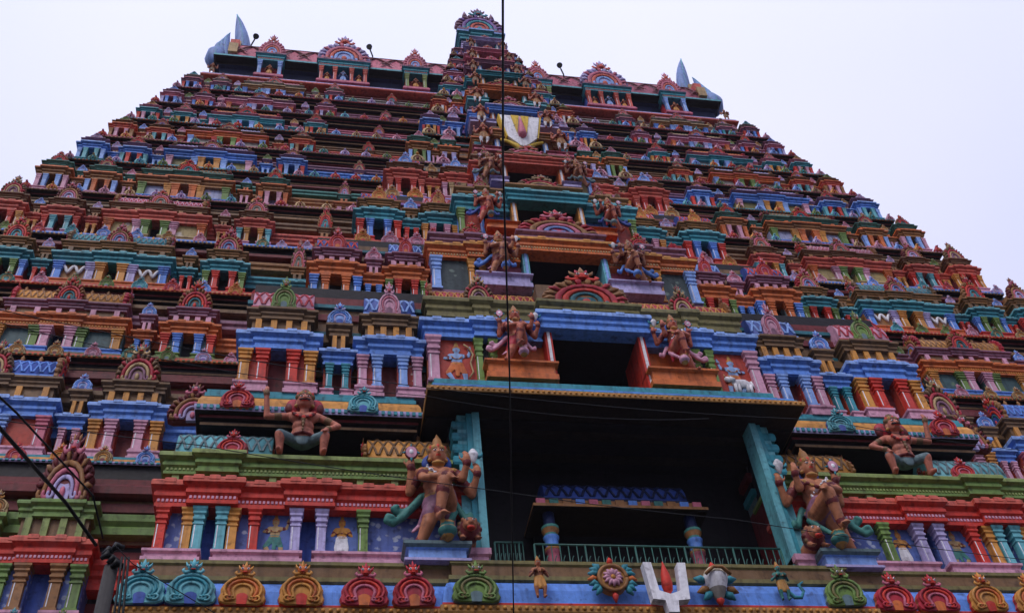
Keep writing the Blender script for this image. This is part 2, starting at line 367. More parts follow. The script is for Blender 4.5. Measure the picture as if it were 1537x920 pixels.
def pavilion(x0, x1, yf, zf, zc, zt, c, kind, top, full, fi=0, name='pavilion', dep=.5):
    """x0<x1. kind: kuta (4 pillars), sala (wide, two panels), niche (2 pillars). c = colours"""
    org = ((x0+x1)/2, yf, zf)
    mb = MB(); w = x1-x0; h = zc-zf; hu = zt-zc
    cx = (x0+x1)/2; yb = yf+dep
    zp, zq = zf+.16*h, zf+.70*h
    p = min(.075, .10*h+.01)
    pw = {'kuta': .15*w, 'sala': .082*w, 'niche': .24*w}[kind]; pw = min(pw, .17*h+.03)
    gap = {'kuta': .11*w, 'sala': .05*w, 'niche': .14*w}[kind]
    d0 = .035
    # plinth in two pieces with a gap for the doorway
    for a, b in ((x0, cx-gap), (cx+gap, x1)):
        mb.mould(a, b, yf+.01, yb, [(.02, zf-.01), (.02, zf+.05*h), (.0, zf+.07*h), (.0, zf+.11*h), (.018, zf+.13*h), (.018, zp)], c['plinth'])
        mb.box(a+.02 if a == x0 else a, b-.02 if b == x1 else b, yf+d0+.05, yb, zp, zq, c['panel'])
    mb.box(cx-gap-.01, cx+gap+.01, yf+.22, yb-.01, zf, zq, c.get('door', 'dark'))
    cornice(mb, x0+.02, x1-.02, yf+.035, yb, zq, zc, c['cor'], p, c.get('hi'), 0 if not full else (2 if kind == 'niche' else (4 if kind == 'kuta' else 6)), c.get('dent') if full else None)
    mw = {'kuta': .30*w, 'sala': .15*w, 'niche': .0}[kind]
    if mw:
        cornice(mb, cx-mw, cx+mw, yf+.005, yf+.2, zq+.012, zc+.012, c['cor'], p, c.get('hi'), 2 if full else 0, c.get('dent') if full else None)
    # neck storey and upper cornice
    zn = zc+.24*hu; zu = zc+.40*hu; sh = .09*w if kind != 'sala' else .04*w
    if kind == 'niche': sh = .2*w
    nx0, nx1 = x0+sh, x1-sh
    mb.box(nx0+.03, nx1-.03, yf+.10, yb, zc-.01, zn, c.get('neckwall', 'umber'))
    npil = {'kuta': (-.78, -.26, .26, .78), 'sala': (-.93, -.5, -.12, .12, .5, .93), 'niche': (-.5, .5)}[kind]
    for t in npil:
        xx = cx+t*(nx1-nx0)/2*.92; q = min(.04, .05*w+.008)
        mb.box(xx-q, xx+q, yf+.06, yf+.2, zc-.005, zn, c.get('neckpil', 'amber'))
    cornice(mb, nx0, nx1, yf+.08, yb, zn, zu, c['neck'], p*.8, c.get('neckhi'))
    if mw: cornice(mb, cx-mw*.85, cx+mw*.85, yf+.055, yf+.25, zn+.008, zu+.008, c['neck'], p*.8, c.get('neckhi'))
    o = build(mb, name, tower, org)
    # pillars
    ph = zq-zp
    if c.get('garland') and kind == 'sala':
        for sx in (-1, 1):
            a_, b_ = cx+sx*(gap+pw*2.1), cx+sx*(w/2-pw*1.2); g_ = MB(); n_ = 16
            g_.tube([(a_+(b_-a_)*t/n_, yf+.06, zp+ph*(.42+.42*abs(math.cos(math.pi*2*t/n_)))) for t in range(n_+1)], .028, 'white', 6); build(g_, 'garland', o, (cx, yf, zp))
    if kind == 'kuta':
        xs = [(cx-w*.5+pw*.62, 0), (cx-gap-pw*.55, 1), (cx+gap+pw*.55, 1), (cx+w*.5-pw*.62, 0)]
    elif kind == 'sala':
        xs = [(x0+pw*.7, 0), (cx-gap-pw*1.5, 2), (cx-gap-pw*.5, 1), (cx+gap+pw*.5, 1), (cx+gap+pw*1.5, 2), (x1-pw*.7, 0)]
    else: xs = [(cx-gap-pw*.5, 1), (cx+gap+pw*.5, 1)]
    for x, t in xs: any_pillar(o, x, yf+(.012 if t != 1 else 0), zp, pw, ph, c['pil'][t], full)
    # roof
    zr = zu
    if top == 'fan':
        fan(o, cx, yf+.06, zr-.02, max(w*(.60 if full else .5), .26), max(hu*(.70 if full else .58), .26), fi)
        if full:
            nb = MB(); nb.mould(cx-w*.3, cx+w*.3, yf+.12, yb, [(0, zr-.02), (.02, zr+.04), (0, zr+.08), (-.05, zr+.3*hu)], c['neck']); build(nb, 'roof', o, (cx, yf, zr))
    elif top == 'barrel':
        e = .10*w if kind == 'kuta' else .05*w
        lattice_roof('roof', o, x0+e, x1-e, yf+.09, dep*.85, zr+.05, hu*.36, c['roof'][0], c['roof'][1], knobs=c.get('knob') if kind == 'sala' else None)
        if kind == 'sala':
            fan(o, cx, yf+.05, zr-.01, min(.42, w*.24), hu*.60, fi)
            for sx, xe in ((-1, x0+e), (1, x1-e)):
                fan(o, xe-sx*.02, yf+.28, zr-.02, .46, hu*.62, fi+1, 'gable_end', math.pi/2*sx, .7)
        else:
            horseshoe(o, cx, yf+.07, zr+.01, min(.36, w*.36), hu*.52, c.get('kud', 'green'), 'arch_ornament')
    else:
        kw = max(.20, w*(.85 if kind == 'niche' else .52)); horseshoe(o, cx, yf+.06, zr-.01, kw, min(hu*.42, kw*1.15), c.get('kud', 'pink'), 'arch_ornament')
    return o

def eave(name, x0, x1, yf, yb, zb, zf, body, lip, strip, over=.36, back=False):
    mb = MB(); d = zf-zb
    pr = [(-over, -.05*d), (-over+.04, .0), (.0, .0), (.012, .10), (.012, .20), (-.012, .22), (-.022, .45), (-.05, .62), (-.085, .68), (-.075, .70), (-.075, .84), (-.095, .86), (-.095, 1.0)]
    pr = [(o, zb+(z if i > 1 else 0)*d-(0 if i > 0 else .03)) for i, (o, z) in enumerate(pr)]
    ms = ['overhang_shade', 'overhang_shade', lip, lip, lip, body, body, body, strip, strip, strip, strip]  # soffit faces near-black: shade under the overhang put into the colour
    mb.mould(x0, x1, yf, yb, pr, ms, back=back)
    nb_ = int((x1-x0)/.075)
    for i in range(nb_):
        xx = x0+(i+.5)*(x1-x0)/nb_; mb.box(xx-.02, xx+.02, yf-.028, yf-.005, zb+.04*d, zb+.17*d, strip)
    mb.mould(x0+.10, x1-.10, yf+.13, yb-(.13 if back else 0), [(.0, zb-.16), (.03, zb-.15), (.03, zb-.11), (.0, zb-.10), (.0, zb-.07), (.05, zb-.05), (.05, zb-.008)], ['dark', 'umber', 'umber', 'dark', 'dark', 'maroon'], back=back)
    return build(mb, name, tower, ((x0+x1)/2, yf, zb))

EXTRA = {'teal': 'brown', 'purple': 'teal', 'slate': 'rose', 'blue': 'lilac', 'red': 'olive', 'sea': 'coral'}
def bands(name, x0, x1, yf, yb, z0, z1, cols, back=False):
    """recessed wall made of stacked horizontal mouldings"""
    mb = MB(); d = z1-z0
    pat, cs, z, q = [(0, 0)], [], 0.0, 0
    seqs = [(.05, .05, 0), (.02, .05, 2), (.07, .03, 1), (.04, .07, 0), (.0, .04, 3), (.05, .05, 2), (.09, .05, 4), (.05, .05, 0), (.02, .09, 0), (.0, .03, 3), (.06, .06, 2), (.03, .04, 1), (.01, .09, 2)]
    while z < .93:
        o, t, c = seqs[q % len(seqs)]; q += 1
        pat += [(o, z), (o, z+t)]; cs += [cols[c] if c < 4 else cols[2], cols[c] if c < 4 else EXTRA.get(cols[1], cols[1])]; z += t
    pat.append((0, 1.0)); cs.append(cols[3])
    mb.mould(x0, x1, yf, yb, [(o, z0+z*d) for o, z in pat], cs, back=back)
    return build(mb, name, tower, ((x0+x1)/2, yf, z0))

#      zf     zc     yf     si    so    xo    bw
TI = {1: (6.55, 7.70, 11.25, 7.75, 9.85, 12.0, 1.02),
      2: (9.32, 10.32, 11.80, 7.30, 9.25, 11.3, 1.00),
      3: (11.66, 12.46, 12.28, 6.76, 8.72, 10.8, .85),
      4: (13.60, 14.40, 12.66, 6.38, 8.30, 10.35, .74),
      5: (15.47, 16.22, 13.17, 6.00, 7.88, 9.92, .65),
      6: (17.17, 17.90, 13.58, 5.75, 7.58, 9.47, .61),
      7: (18.72, 19.36, 13.96, 5.45, 7.28, 9.04, .57),
      8: (20.02, 20.56, 14.26, 5.28, 7.01, 8.66, .53),
      9: (21.17, 21.66, 14.53, 5.00, 6.69, 8.28, .50),
      10: (22.30, 22.78, 14.78, 4.80, 6.42, 7.93, .48),
      11: (23.40, 23.88, 15.02, 4.60, 6.15, 7.60, .46),
      12: (24.55, 25.4, 15.35, 0, 0, 7.15, 0)}
#     central block: zf, zc, yf, xo
CE = {2: (9.20, 10.24, 10.20, 4.80), 3: (11.72, 12.62, 11.00, 4.00), 4: (13.82, 14.65, 11.50, 3.31), 5: (15.75, 16.54, 12.00, 2.76), 6: (17.42, 18.12, 12.44, 2.28),
      7: (18.98, 19.60, 12.82, 1.93), 8: (20.35, 20.90, 13.14, 1.63), 9: (21.60, 22.08, 13.46, 1.38), 10: (22.72, 23.16, 13.74, 1.20), 11: (23.76, 24.18, 13.98, 1.02), 12: (24.75, 25.15, 14.18, .86)}
def C_(cor, neck, plinth, panel, pil, roof, **k):
    d = dict(cor=cor, neck=neck, plinth=plinth, panel=panel, pil=pil, roof=roof); d.update(k); return d
TC = {  # sala, kuta, kuta2, niche, eave(body, lip, strip), bands
 1: (C_('red', 'green', 'pink', 'floral_blue', ('red', 'orange', 'teal'), ('aqua', 'slate'), neckpil='lime', door='deep', dent='pink', hi='coral'),
     C_('red', 'green', 'pink', 'floral_blue', ('green', 'brown', 'orange'), ('aqua', 'slate'), neckpil='lime', door='deep', dent='pink', hi='coral'), ('blue', 'gold', 'olive'), ('maroon', 'tealdk', 'umber', 'dark')),
 2: (C_('blue', 'umber', 'pink', 'redpanel', ('rose', 'amber', 'sky'), ('deep', 'blue'), neckpil='amber', door='maroon', hi='sky', knob='brown'),
     C_('blue', 'umber', 'pink', 'redpanel', ('amber', 'pink', 'red'), ('pink', 'crimson'), neckpil='amber', door='maroon', hi='sky', kud='green'), ('amber', 'lilac', 'teal'), ('maroon', 'tealdk', 'umber', 'dark')),
 3: (C_('orange', 'mauve', 'blue', 'floral_green', ('amber', 'pink', 'green'), ('amber', 'brown'), neckpil='pink', door='navy', dent='amber', knob='brown', hi='orange'),
     C_('orange', 'mauve', 'green', 'slate', ('red', 'blue', 'orange'), ('deep', 'sky'), neckpil='pink', door='dark', hi='orange', kud='red'), ('red', 'orange', 'olive'), ('umber', 'tealdk', 'maroon', 'dark')),
 4: (C_('teal', 'brown', 'orange', 'brown', ('blue', 'amber', 'lilac'), ('teal', 'slate'), neckpil='umber', door='dark', hi='aqua', knob='amber', garland=1),
     C_('teal', 'brown', 'red', 'maroon', ('green', 'red', 'blue'), ('pink', 'red'), neckpil='umber', door='dark', hi='aqua', kud='orange'), ('tan', 'orange', 'red'), ('maroon', 'purple', 'brown', 'dark')),
 5: (C_('coral', 'umber', 'tan', 'floral_sand', ('orange', 'green', 'pink'), ('crimson', 'pink'), neckpil='brown', door='dark', hi='coral', knob='tan'),
     C_('coral', 'umber', 'pink', 'maroon', ('aqua', 'amber', 'red'), ('deep', 'lilac'), neckpil='brown', door='umber', hi='coral', kud='blue'), ('lilac', 'tan', 'blue'), ('umber', 'slate', 'red', 'dark')),
 6: (C_('brown', 'sea', 'blue', 'floral_lilac', ('green', 'orange', 'amber'), ('sea', 'brown'), neckpil='orange', door='lilac', hi='orange'),
     C_('brown', 'sea', 'pink', 'umber', ('orange', 'pink', 'sky'), ('sea', 'brown'), neckpil='orange', door='lilac', hi='orange', kud='pink'), ('rose', 'tan', 'pink'), ('maroon', 'tealdk', 'brown', 'dark')),
 7: (C_('blue', 'mauve', 'aqua', 'floral_olive', ('pink', 'amber', 'sky'), ('purple', 'lilac'), neckpil='brown', door='dark', hi='blue'),
     C_('blue', 'mauve', 'teal', 'slate', ('red', 'sky', 'aqua'), ('purple', 'lilac'), neckpil='brown', door='dark', hi='sky', kud='lilac'), ('tan', 'orange', 'teal'), ('maroon', 'blue', 'purple', 'dark')),
 8: (C_('orange', 'umber', 'coral', 'plaster', ('sky', 'green', 'red'), ('slate', 'lilac'), neckpil='brown', door='dark', hi='coral'),
     C_('coral', 'umber', 'rose', 'maroon', ('aqua', 'brown', 'pink'), ('slate', 'lilac'), neckpil='brown', door='dark', hi='orange', kud='green'), ('coral', 'tan', 'rose'), ('umber', 'red', 'olive', 'dark')),
 9: (C_('teal', 'rose', 'lilac', 'grey', ('pink', 'sky', 'aqua'), ('tan', 'orange'), neckpil='brown', door='navy', hi='teal'),
     C_('teal', 'rose', 'lilac', 'maroon', ('amber', 'red', 'pink'), ('tan', 'orange'), neckpil='brown', door='navy', hi='aqua', kud='tan'), ('brown', 'orange', 'aqua'), ('maroon', 'sea', 'mauve', 'dark')),
 10: (C_('rose', 'mauve', 'lilac', 'floral_olive', ('orange', 'lilac', 'sky'), ('slate', 'tan'), neckpil='brown', door='dark', hi='pink'),
      C_('rose', 'mauve', 'lilac', 'plaster', ('red', 'lilac', 'blue'), ('slate', 'tan'), neckpil='brown', door='dark', hi='pink', kud='blue'), ('lilac', 'brown', 'mauve'), ('umber', 'sea', 'maroon', 'dark')),
 11: (C_('brown', 'plaster', 'lilac', 'lilac', ('blue', 'sky', 'sky'), ('sea', 'rose'), neckpil='brown', door='dark', hi='tan'),
      C_('mauve', 'plaster', 'aqua', 'plaster', ('teal', 'red', 'blue'), ('sea', 'rose'), neckpil='brown', door='dark', hi='rose', kud='teal'), ('lilac', 'coral', 'mauve'), ('maroon', 'purple', 'umber', 'dark'))}
KCYC = ['pink', 'tan', 'blue', 'orange', 'red', 'teal', 'green', 'lilac', 'sea']
def nicheC(c): d = dict(c); d['kud'] = random.choice(['blue', 'pink', 'tan', 'green', 'lilac']); return d
def with_(c, **k): d = dict(c); d.update(k); return d

FAR = MB()
def kudu_any(parent, x, y, z, w, h, col, full, rot=0.0):
    if full: horseshoe(parent, x, y, z, w, h, col, 'arch_ornament', rot)
    else:
        a, b, c, d = SMALLSETS[col]
        pts = [(.46, 0), (.5, .22), (.38, .5), (.14, .68), (.10, .80), (0, 1.02), (-.10, .80), (-.14, .68), (-.38, .5), (-.5, .22), (-.46, 0)]
        ca, sa = math.cos(rot), math.sin(rot)
        sub = MB(); sub.plate([(px*w, pz*h) for px, pz in pts], -.02, .05, a, bevel=.02, cen=(0, .3*h))
        sub.tube(arc(0, .28*h, .26*w, -20, 200, 6, -.03, 1, h/w*.9), .05*w, b, 4); sub.ball((0, -.03, .28*h), (.12*w, .03, .16*h), d, 5, 4); sub.ball((0, -.02, .76*h), (.13*w, .05, .11*h), c, 5, 4)
        o = len(FAR.v)
        FAR.v += [(x+vx*ca-vy*sa, y+vx*sa+vy*ca, z+vz) for vx, vy, vz in sub.v]
        for f, m in zip(sub.f, sub.m): FAR.face([i+o for i in f], sub.names[m], True)

for k in range(1, 12):
    zf, zc, yf, si, so, xo, bw = TI[k]; zn = TI[k+1][0]; H = zn-zf; eh = min(.20, .105*H+.0)
    zt = zn-eh                                   # underside of the next eave
    full = k <= 5
    sc, kc, ev, bd = TC[k]
    yb = 2*YC-yf
    ed = .20 if k < 6 else .14
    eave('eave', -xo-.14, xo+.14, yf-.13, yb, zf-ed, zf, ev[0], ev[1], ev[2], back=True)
    bands('wall', -xo+.12, xo-.12, yf+.46, yb-.46, zf, zt+.02, bd, back=True)
    cen = CE[k][3] if k > 1 else 5.45
    wc = MB(); q0, q1 = zf+.52*(zc-zf), zf+.86*(zc-zf); hh = zt-zc
    wc.mould(-xo+.25, xo-.25, yf+.27, yb-.27, [(.0, zf-.01), (.02, zf+.02), (.02, zf+.10*(zc-zf)), (.0, zf+.12*(zc-zf))], kc['plinth'], back=True)
    wc.mould(-xo+.25, xo-.25, yf+.27, yb-.27, [(o_*.07, q0+z_*(q1-q0)) for o_, z_ in ((0, 0), (.3, .0), (.3, .2), (.1, .24), (.1, .38), (.6, .46), (.6, .62), (.4, .65), (1, .78), (1, .95), (.8, 1))], kc['cor'], back=True)
    wc.mould(-xo+.3, xo-.3, yf+.32, yb-.32, [(0, zc+.16*hh), (.04, zc+.17*hh), (.04, zc+.24*hh), (.02, zc+.26*hh), (.06, zc+.30*hh), (.06, zc+.37*hh), (0, zc+.40*hh)], kc['neck'], back=True)
    wc.mould(-xo+.3, xo-.3, yf+.36, yb-.36, [(0, zc+.60*hh), (.05, zc+.62*hh), (.05, zc+.70*hh), (.0, zc+.74*hh)], bd[0], back=True)
    build(wc, 'wall_cornice', tower, (0, yf+.27, zf))
    dB = si-.10-.42*bw*.9
    for s in (-1, 1):
        def span(a, b): return (a, b) if s > 0 else (-b, -a)
        bi = si-.52-bw if k > 2 else si-.47-bw
        # wide pavilion
        pavilion(*span(si, so), yf, zf, zc, zt, sc, 'sala', 'barrel', full, k)
        # four-pillar pavilion nearer the middle
        pavilion(*span(bi, bi+bw), yf, zf, zc-.04, zt, kc, 'kuta', 'fan', full, k)
        # the one beyond the wide pavilion, and the corner one
        dw = (xo-so)*.33; d0 = so+(xo-so)*.19
        pavilion(*span(d0, d0+dw), yf, zf, zc-.05, zt, with_(kc, pil=(kc['pil'][2], kc['pil'][0], kc['pil'][1])), 'kuta', 'fan', full, k+2)
        pavilion(*span(xo-dw*.98, xo), yf-.03, zf, zc-.02, zt, with_(kc, pil=(kc['pil'][1], kc['pil'][2], kc['pil'][0])), 'kuta', 'kudu' if k > 6 else 'fan', full, k+3, dep=.7)
        # narrow niches between them
        nw = .34*max(.6, bw)
        for a, b in ((bi+bw, si), (so, d0), (d0+dw, xo-dw*.98)):
            m = (a+b)/2; q = min(nw, (b-a)*.86)/2
            pavilion(*span(m-q, m+q), yf+.08, zf, zc-.16*(zc-zf)-.04, zt-.05, nicheC(kc), 'niche', 'kudu', full, name='niche_shrine', dep=.4)
        # small shrine on the banded recess
        if k >= 3:
            m = (cen+bi)/2+.05
            pavilion(*span(m-.17, m+.17), yf+.16, zf, zc-.3*(zc-zf), zt-.02, with_(kc, pil=(kc['pil'][0], kc['pil'][1], 'blue')), 'niche', 'fan', full, k+1, name='niche_shrine', dep=.34)
            lo, hi = cen+.25, bi
            n = max(1, int((hi-lo)/.42))
            for i in range(n):
                if abs(lo+(hi-lo)*(i+.5)/n-m) > .05: kudu_any(tower, s*(lo+(hi-lo)*(i+.5)/n), yf-.13, zf-ed+.02, .22, .24, KCYC[(k*3+i//2) % 9], full)
        # kudus along the rest of the eave
        n = int((xo-bi)/(.52 if k < 6 else .46))
        for i in range(n+1):
            x = bi+.12+(xo-bi)*i/n*.985; w = .26 if k < 6 else .21
            kudu_any(tower, s*x, yf-.135, zf-ed+.02, w, w*1.12, KCYC[(k*5+(i//2)*2+(i % 3 == 0)) % 9], full)
        for i in range(3): kudu_any(tower, s*(xo+.15), yf+.25+i*.7, zf-ed+.02, .24, .28, KCYC[(k+i) % 9], full, s*math.pi/2)

DWH = {2: .62, 3: .60, 4: .55, 5: .50, 6: .45, 7: .38, 8: .40, 9: .34, 10: .30, 11: .26, 12: .24}
# central block tiers above the opening
for k in range(2, 13):
    zf, zc, yf, xo = CE[k]
    zn = CE[k+1][0] if k < 12 else 25.55
    full = k <= 5; H = zn-zf; ed = .22 if k < 6 else .13
    zt = zn-(.22 if k < 5 else .13)
    sc, kc, ev, bd = TC[min(k, 11)]
    yb = (TI[min(k, 11)][2] if k < 12 else 15.3)+.5
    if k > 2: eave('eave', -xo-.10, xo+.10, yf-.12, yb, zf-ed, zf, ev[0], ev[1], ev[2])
    for s in (-1, 1): bands('wall', *((DWH[k]+.12, xo-.08) if s > 0 else (-xo+.08, -DWH[k]-.12)), yf+.34, yb, zf, zt+.02, bd)
    bay = {2: 2.37, 3: 2.17, 4: 1.53, 5: 1.10}.get(k, xo*.55)
    cw = (xo-bay)
    for s in (-1, 1):
        def span(a, b): return (a, b) if s > 0 else (-b, -a)
        if k == 2:
            pavilion(*span(3.78, 4.80), yf, zf, zc, zt, with_(kc, pil=('amber', 'red', 'red'), plinth='pink'), 'kuta', 'barrel', full, 2)
            pavilion(*span(3.32, 3.72), yf+.05, zf, zc-.22, zt-.1, with_(kc, pil=('teal', 'teal', 'teal'), kud='blue'), 'niche', 'kudu', full, name='niche_shrine')
            pavilion(*span(2.40, 3.28), yf, zf, zc-.02, zt, with_(kc, pil=('pink', 'sky', 'blue'), panel='floral_red', roof=('deep', 'sky'), kud='pink'), 'kuta', 'barrel', full, 2)
        elif k <= 8:
            a = xo-cw*.44
            top = 'barrel' if k in (3, 4, 5) else 'kudu'
            pavilion(*span(a, xo), yf, zf, zc, zt, with_(kc, pil={3: ('blue', 'orange', 'blue'), 4: ('red', 'blue', 'blue'), 5: ('coral', 'red', 'red'), 6: ('sky', 'green', 'blue'), 7: ('red', 'amber', 'red'), 8: ('orange', 'white', 'blue')}[k], roof=('deep', 'red')), 'kuta', top, full, k)
            b = a-cw*.19
            pavilion(*span(b+.015, a-.015), yf+.07, zf, zc-.14*(zc-zf), zt-.06, nicheC(kc), 'niche', 'kudu', full, name='niche_shrine', dep=.4)
            pavilion(*span(bay+.02, b), yf, zf, zc-.02, zt, with_(kc, pil={3: ('green', 'red', 'red'), 4: ('amber', 'pink', 'pink'), 5: ('pink', 'tan', 'red'), 6: ('aqua', 'lilac', 'sky'), 7: ('blue', 'sky', 'blue'), 8: ('sea', 'blue', 'sky')}[k]), 'kuta' if k < 6 else 'niche', 'barrel' if k < 6 else 'kudu', full, k+1)
        else:
            pavilion(*span(bay+.02, xo), yf, zf, zc, zt, with_(kc, pil=(['sky', 'amber', 'lilac'][k % 3], ['deep', 'blue', 'red'][k % 3], 'sky')), 'kuta', 'kudu', full, k)
        n = max(2, int(cw/.36))
        for i in range(n):
            x = bay+.1+cw*(i+.5)/n; w = min(.30, cw/n*.82)
            if k == 2: continue
            kudu_any(tower, s*x, yf-.13, zf-ed+.01, w, w*1.12, {3: ['orange', 'orange', 'teal', 'teal', 'teal'], 4: ['pink', 'pink', 'pink', 'orange', 'orange'], 5: ['pink', 'red', 'orange', 'tan', 'tan']}.get(k, KCYC)[(i+k*0) % 5], full)

# ------------------------------------------------------------------ first storey of the central block
def figure_slot(): pass
LEDGE_Y = 9.62
def bottom_ledge(x0, x1, yf, dz):
    mb = MB()
    pr = [(-.5, 5.70), (0, 5.70), (.015, 5.73), (.015, 5.80), (-.01, 5.81), (-.01, 5.84), (-.015, 5.85), (-.03, 6.0), (-.07, 6.10), (-.12, 6.14), (-.13, 6.15), (-.10, 6.17), (-.10, 6.22), (-.14, 6.24), (-.14, 6.36), (-.12, 6.38), (-.12, 6.42)]
    mb.mould(x0, x1, yf, 11.3, [(o, z+dz) for o, z in pr], ['overhang_shade', 'gold', 'gold', 'gold', 'red', 'blue', 'blue', 'blue', 'blue', 'blue', 'olive', 'olive', 'olive', 'umber', 'olive', 'olive'])
    n = int((x1-x0)/.075)
    for i in range(n): mb.ball((x0+(i+.5)*(x1-x0)/n, yf-.018, 5.765+dz), .026, 'amber', 5, 3)
    return build(mb, 'ledge', tower, ((x0+x1)/2, yf, 5.7))
bottom_ledge(-5.55, 5.55, LEDGE_Y, 0.0); bottom_ledge(-2.38, 2.38, LEDGE_Y-.09, -.006)
for s in (-1, 1):
    for x, c in ((5.33, 'teal'), (4.85, 'teal'), (4.36, 'orange'), (3.78, 'orange'), (3.16, 'red'), (2.65, 'red'), (2.03, 'green')):
        horseshoe(tower, s*x, LEDGE_Y-.06-(.09 if x < 2.3 else 0), 5.80, .48, .47, c)
    # plinths, panels, pillars
    def span(a, b): return (a, b) if s > 0 else (-b, -a)
    wall = MB()
    for a, b in ((4.90, 5.44), (3.84, 4.74), (2.66, 3.68)):
        x0, x1 = span(a, b)
        wall.mould(x0, x1, 9.985, 10.4, [(.03, 6.41), (.03, 6.47), (.0, 6.49), (.01, 6.53), (.03, 6.55), (.03, 6.60), (.0, 6.62), (.0, 6.65), (.03, 6.67), (.03, 6.70)], 'pink')
    for a, b in ((4.74, 4.90), (3.68, 3.84)):
        x0, x1 = span(a, b); wall.box(x0-.05, x1+.05, 10.24, 10.4, 6.41, 7.30, 'deep')
    for a, b, c in ((4.90, 5.40, 'floral_blue'), (4.40, 4.74, 'floral_blue'), (3.84, 4.40, 'bluepanel'), (3.16, 3.68, 'bluepanel'), (1.98, 3.16, 'floral_blue')):
        x0, x1 = span(a, b); wall.box(x0, x1, 10.13, 10.4, 6.69 if a > 2 else 6.41, 7.30, c)
    # red cornice, green neck storey
    x0, x1 = span(2.02, 5.42)
    cornice(wall, x0, x1, 10.02, 10.6, 7.27, 7.60, 'red', .08, 'coral', 14, 'pink')
    for a, b in ((4.56, 5.08), (3.50, 4.02)):
        u0, u1 = span(a, b); cornice(wall, u0, u1, 9.965, 10.2, 7.285, 7.615, 'red', .08, 'coral', 3, 'pink')
    wall.box(x0+.05, x1-.05, 10.14, 10.6, 7.59, 7.80, 'olive')
    for t in (5.28, 4.96, 4.68, 4.2, 3.88, 3.64, 3.2, 2.8, 2.4):
        wall.box(s*t-.04, s*t+.04, 10.09, 10.2, 7.6, 7.79, 'lime')
    cornice(wall, x0+.02, x1-.02, 10.09, 10.85, 7.77, 8.05, 'green', .085, 'lime', 0, 'lime')
    u0, u1 = span(4.60, 5.04); cornice(wall, u0, u1, 10.04, 10.4, 7.78, 8.062, 'green', .085, 'lime')
    build(wall, 'wall', tower, (s*3.7, 10, 6.41))
    for x, c in ((5.33, 'red'), (5.06, 'amber'), (4.94, 'aqua'), (4.70, 'aqua'), (4.58, 'amber'), (4.35, 'red'), (3.90, 'lilac'), (3.62, 'lilac'), (3.16, 'green')):
        pillar(tower, s*x, 10.0 if c != 'amber' else 10.02, 6.70, .125, .575, c)
    # recess above with a long moulded wall, shaded by the eave
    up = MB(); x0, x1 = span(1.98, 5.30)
    up.mould(x0, x1, 10.72, 11.6, [(0, 8.04), (0, 8.16), (.04, 8.18), (.04, 8.27), (0, 8.30), (0, 8.40), (.05, 8.43), (.05, 8.52), (0, 8.55), (0, 8.80)], ['slate', 'teal', 'teal', 'slate', 'dark', 'maroon', 'maroon', 'maroon', 'overhang_shade'])
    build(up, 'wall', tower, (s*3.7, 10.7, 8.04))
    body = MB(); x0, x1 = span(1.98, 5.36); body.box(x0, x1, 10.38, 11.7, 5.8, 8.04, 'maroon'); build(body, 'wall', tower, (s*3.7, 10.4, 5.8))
    a = lattice_roof('roof', tower, *span(4.24, 5.34), 10.14, .42, 8.12, .40, 'aqua', 'slate')
    horseshoe(a, s*4.70, 10.10, 8.07, .36, .36, 'red')
    for e in (4.24, 5.34): fan(a, s*e, 10.35, 8.08, .34, .34, 0, 'gable_end', s*math.pi/2 if e > 5 else -s*math.pi/2, .4)
    b = lattice_roof('roof', tower, *span(2.10, 3.12), 10.16, .46, 8.14, .42, 'amber', 'umber', knobs='brown')
    fan(b, s*3.16, 10.36, 8.06, .46, .52, 3, 'gable_end', s*math.pi/2, .5)
    # eave over it
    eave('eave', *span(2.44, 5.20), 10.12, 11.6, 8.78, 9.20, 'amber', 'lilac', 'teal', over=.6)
    for x, c in ((4.71, 'red'), (3.19, 'teal')): horseshoe(tower, s*x, 10.07, 8.80, .40, .40, c)
    fan(tower, s*5.24, 10.35, 8.78, .55, .62, 1, 'fan_gable')
    # door jambs of the great opening
    j = MB()
    for a_, b_, y_, c_ in ((1.77, 1.86, 9.90, 'aqua'), (1.84, 1.93, 9.93, 'teal'), (1.92, 2.04, 9.97, 'aqua')):
        x0, x1 = span(a_, b_); j.box(x0, x1, y_, 10.16, 6.42, 8.72, c_)
    for i in range(4):
        x0, x1 = span(1.93, 2.10); z = 7.95+i*.18; j.mould(x0, x1, 9.97, 10.3, [(.0, z), (.014, z+.03), (.014, z+.09), (.0, z+.13)], 'teal')
    x0, x1 = span(1.80, 2.02); j.mould(x0, x1, 9.84, 10.2, [(.02, 6.41), (.02, 6.48), (0, 6.5), (0, 6.58), (.03, 6.6), (.03, 6.68)], 'pink')
    build(j, 'door_jamb', tower, (s*1.9, 9.9, 6.42))
    # statue pedestal
    pd = MB(); x0, x1 = span(2.04, 2.72)
    pd.mould(x0, x1, 9.66, 10.12, [(.02, 6.40), (.02, 6.43), (-.03, 6.45), (-.03, 6.56), (.0, 6.57), (.03, 6.60), (.03, 6.64)], ['lilac', 'sky', 'sky', 'sky', 'slate', 'slate'])
    build(pd, 'pedestal', tower, (s*2.38, 9.8, 6.4))
    # room side walls
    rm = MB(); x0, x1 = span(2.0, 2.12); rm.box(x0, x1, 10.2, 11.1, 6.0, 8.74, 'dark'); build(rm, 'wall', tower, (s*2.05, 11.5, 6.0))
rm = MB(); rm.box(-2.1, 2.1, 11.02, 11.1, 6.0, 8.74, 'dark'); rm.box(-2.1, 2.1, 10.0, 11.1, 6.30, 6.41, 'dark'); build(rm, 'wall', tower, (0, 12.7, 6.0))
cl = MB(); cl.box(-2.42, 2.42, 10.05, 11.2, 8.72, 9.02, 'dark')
for i in range(2): cl.box(-2.0, 2.0, 10.2+i*.45, 10.3+i*.45, 8.66, 8.722, 'overhang_shade')  # ceiling and beams near-black, the room's shade put into their colour
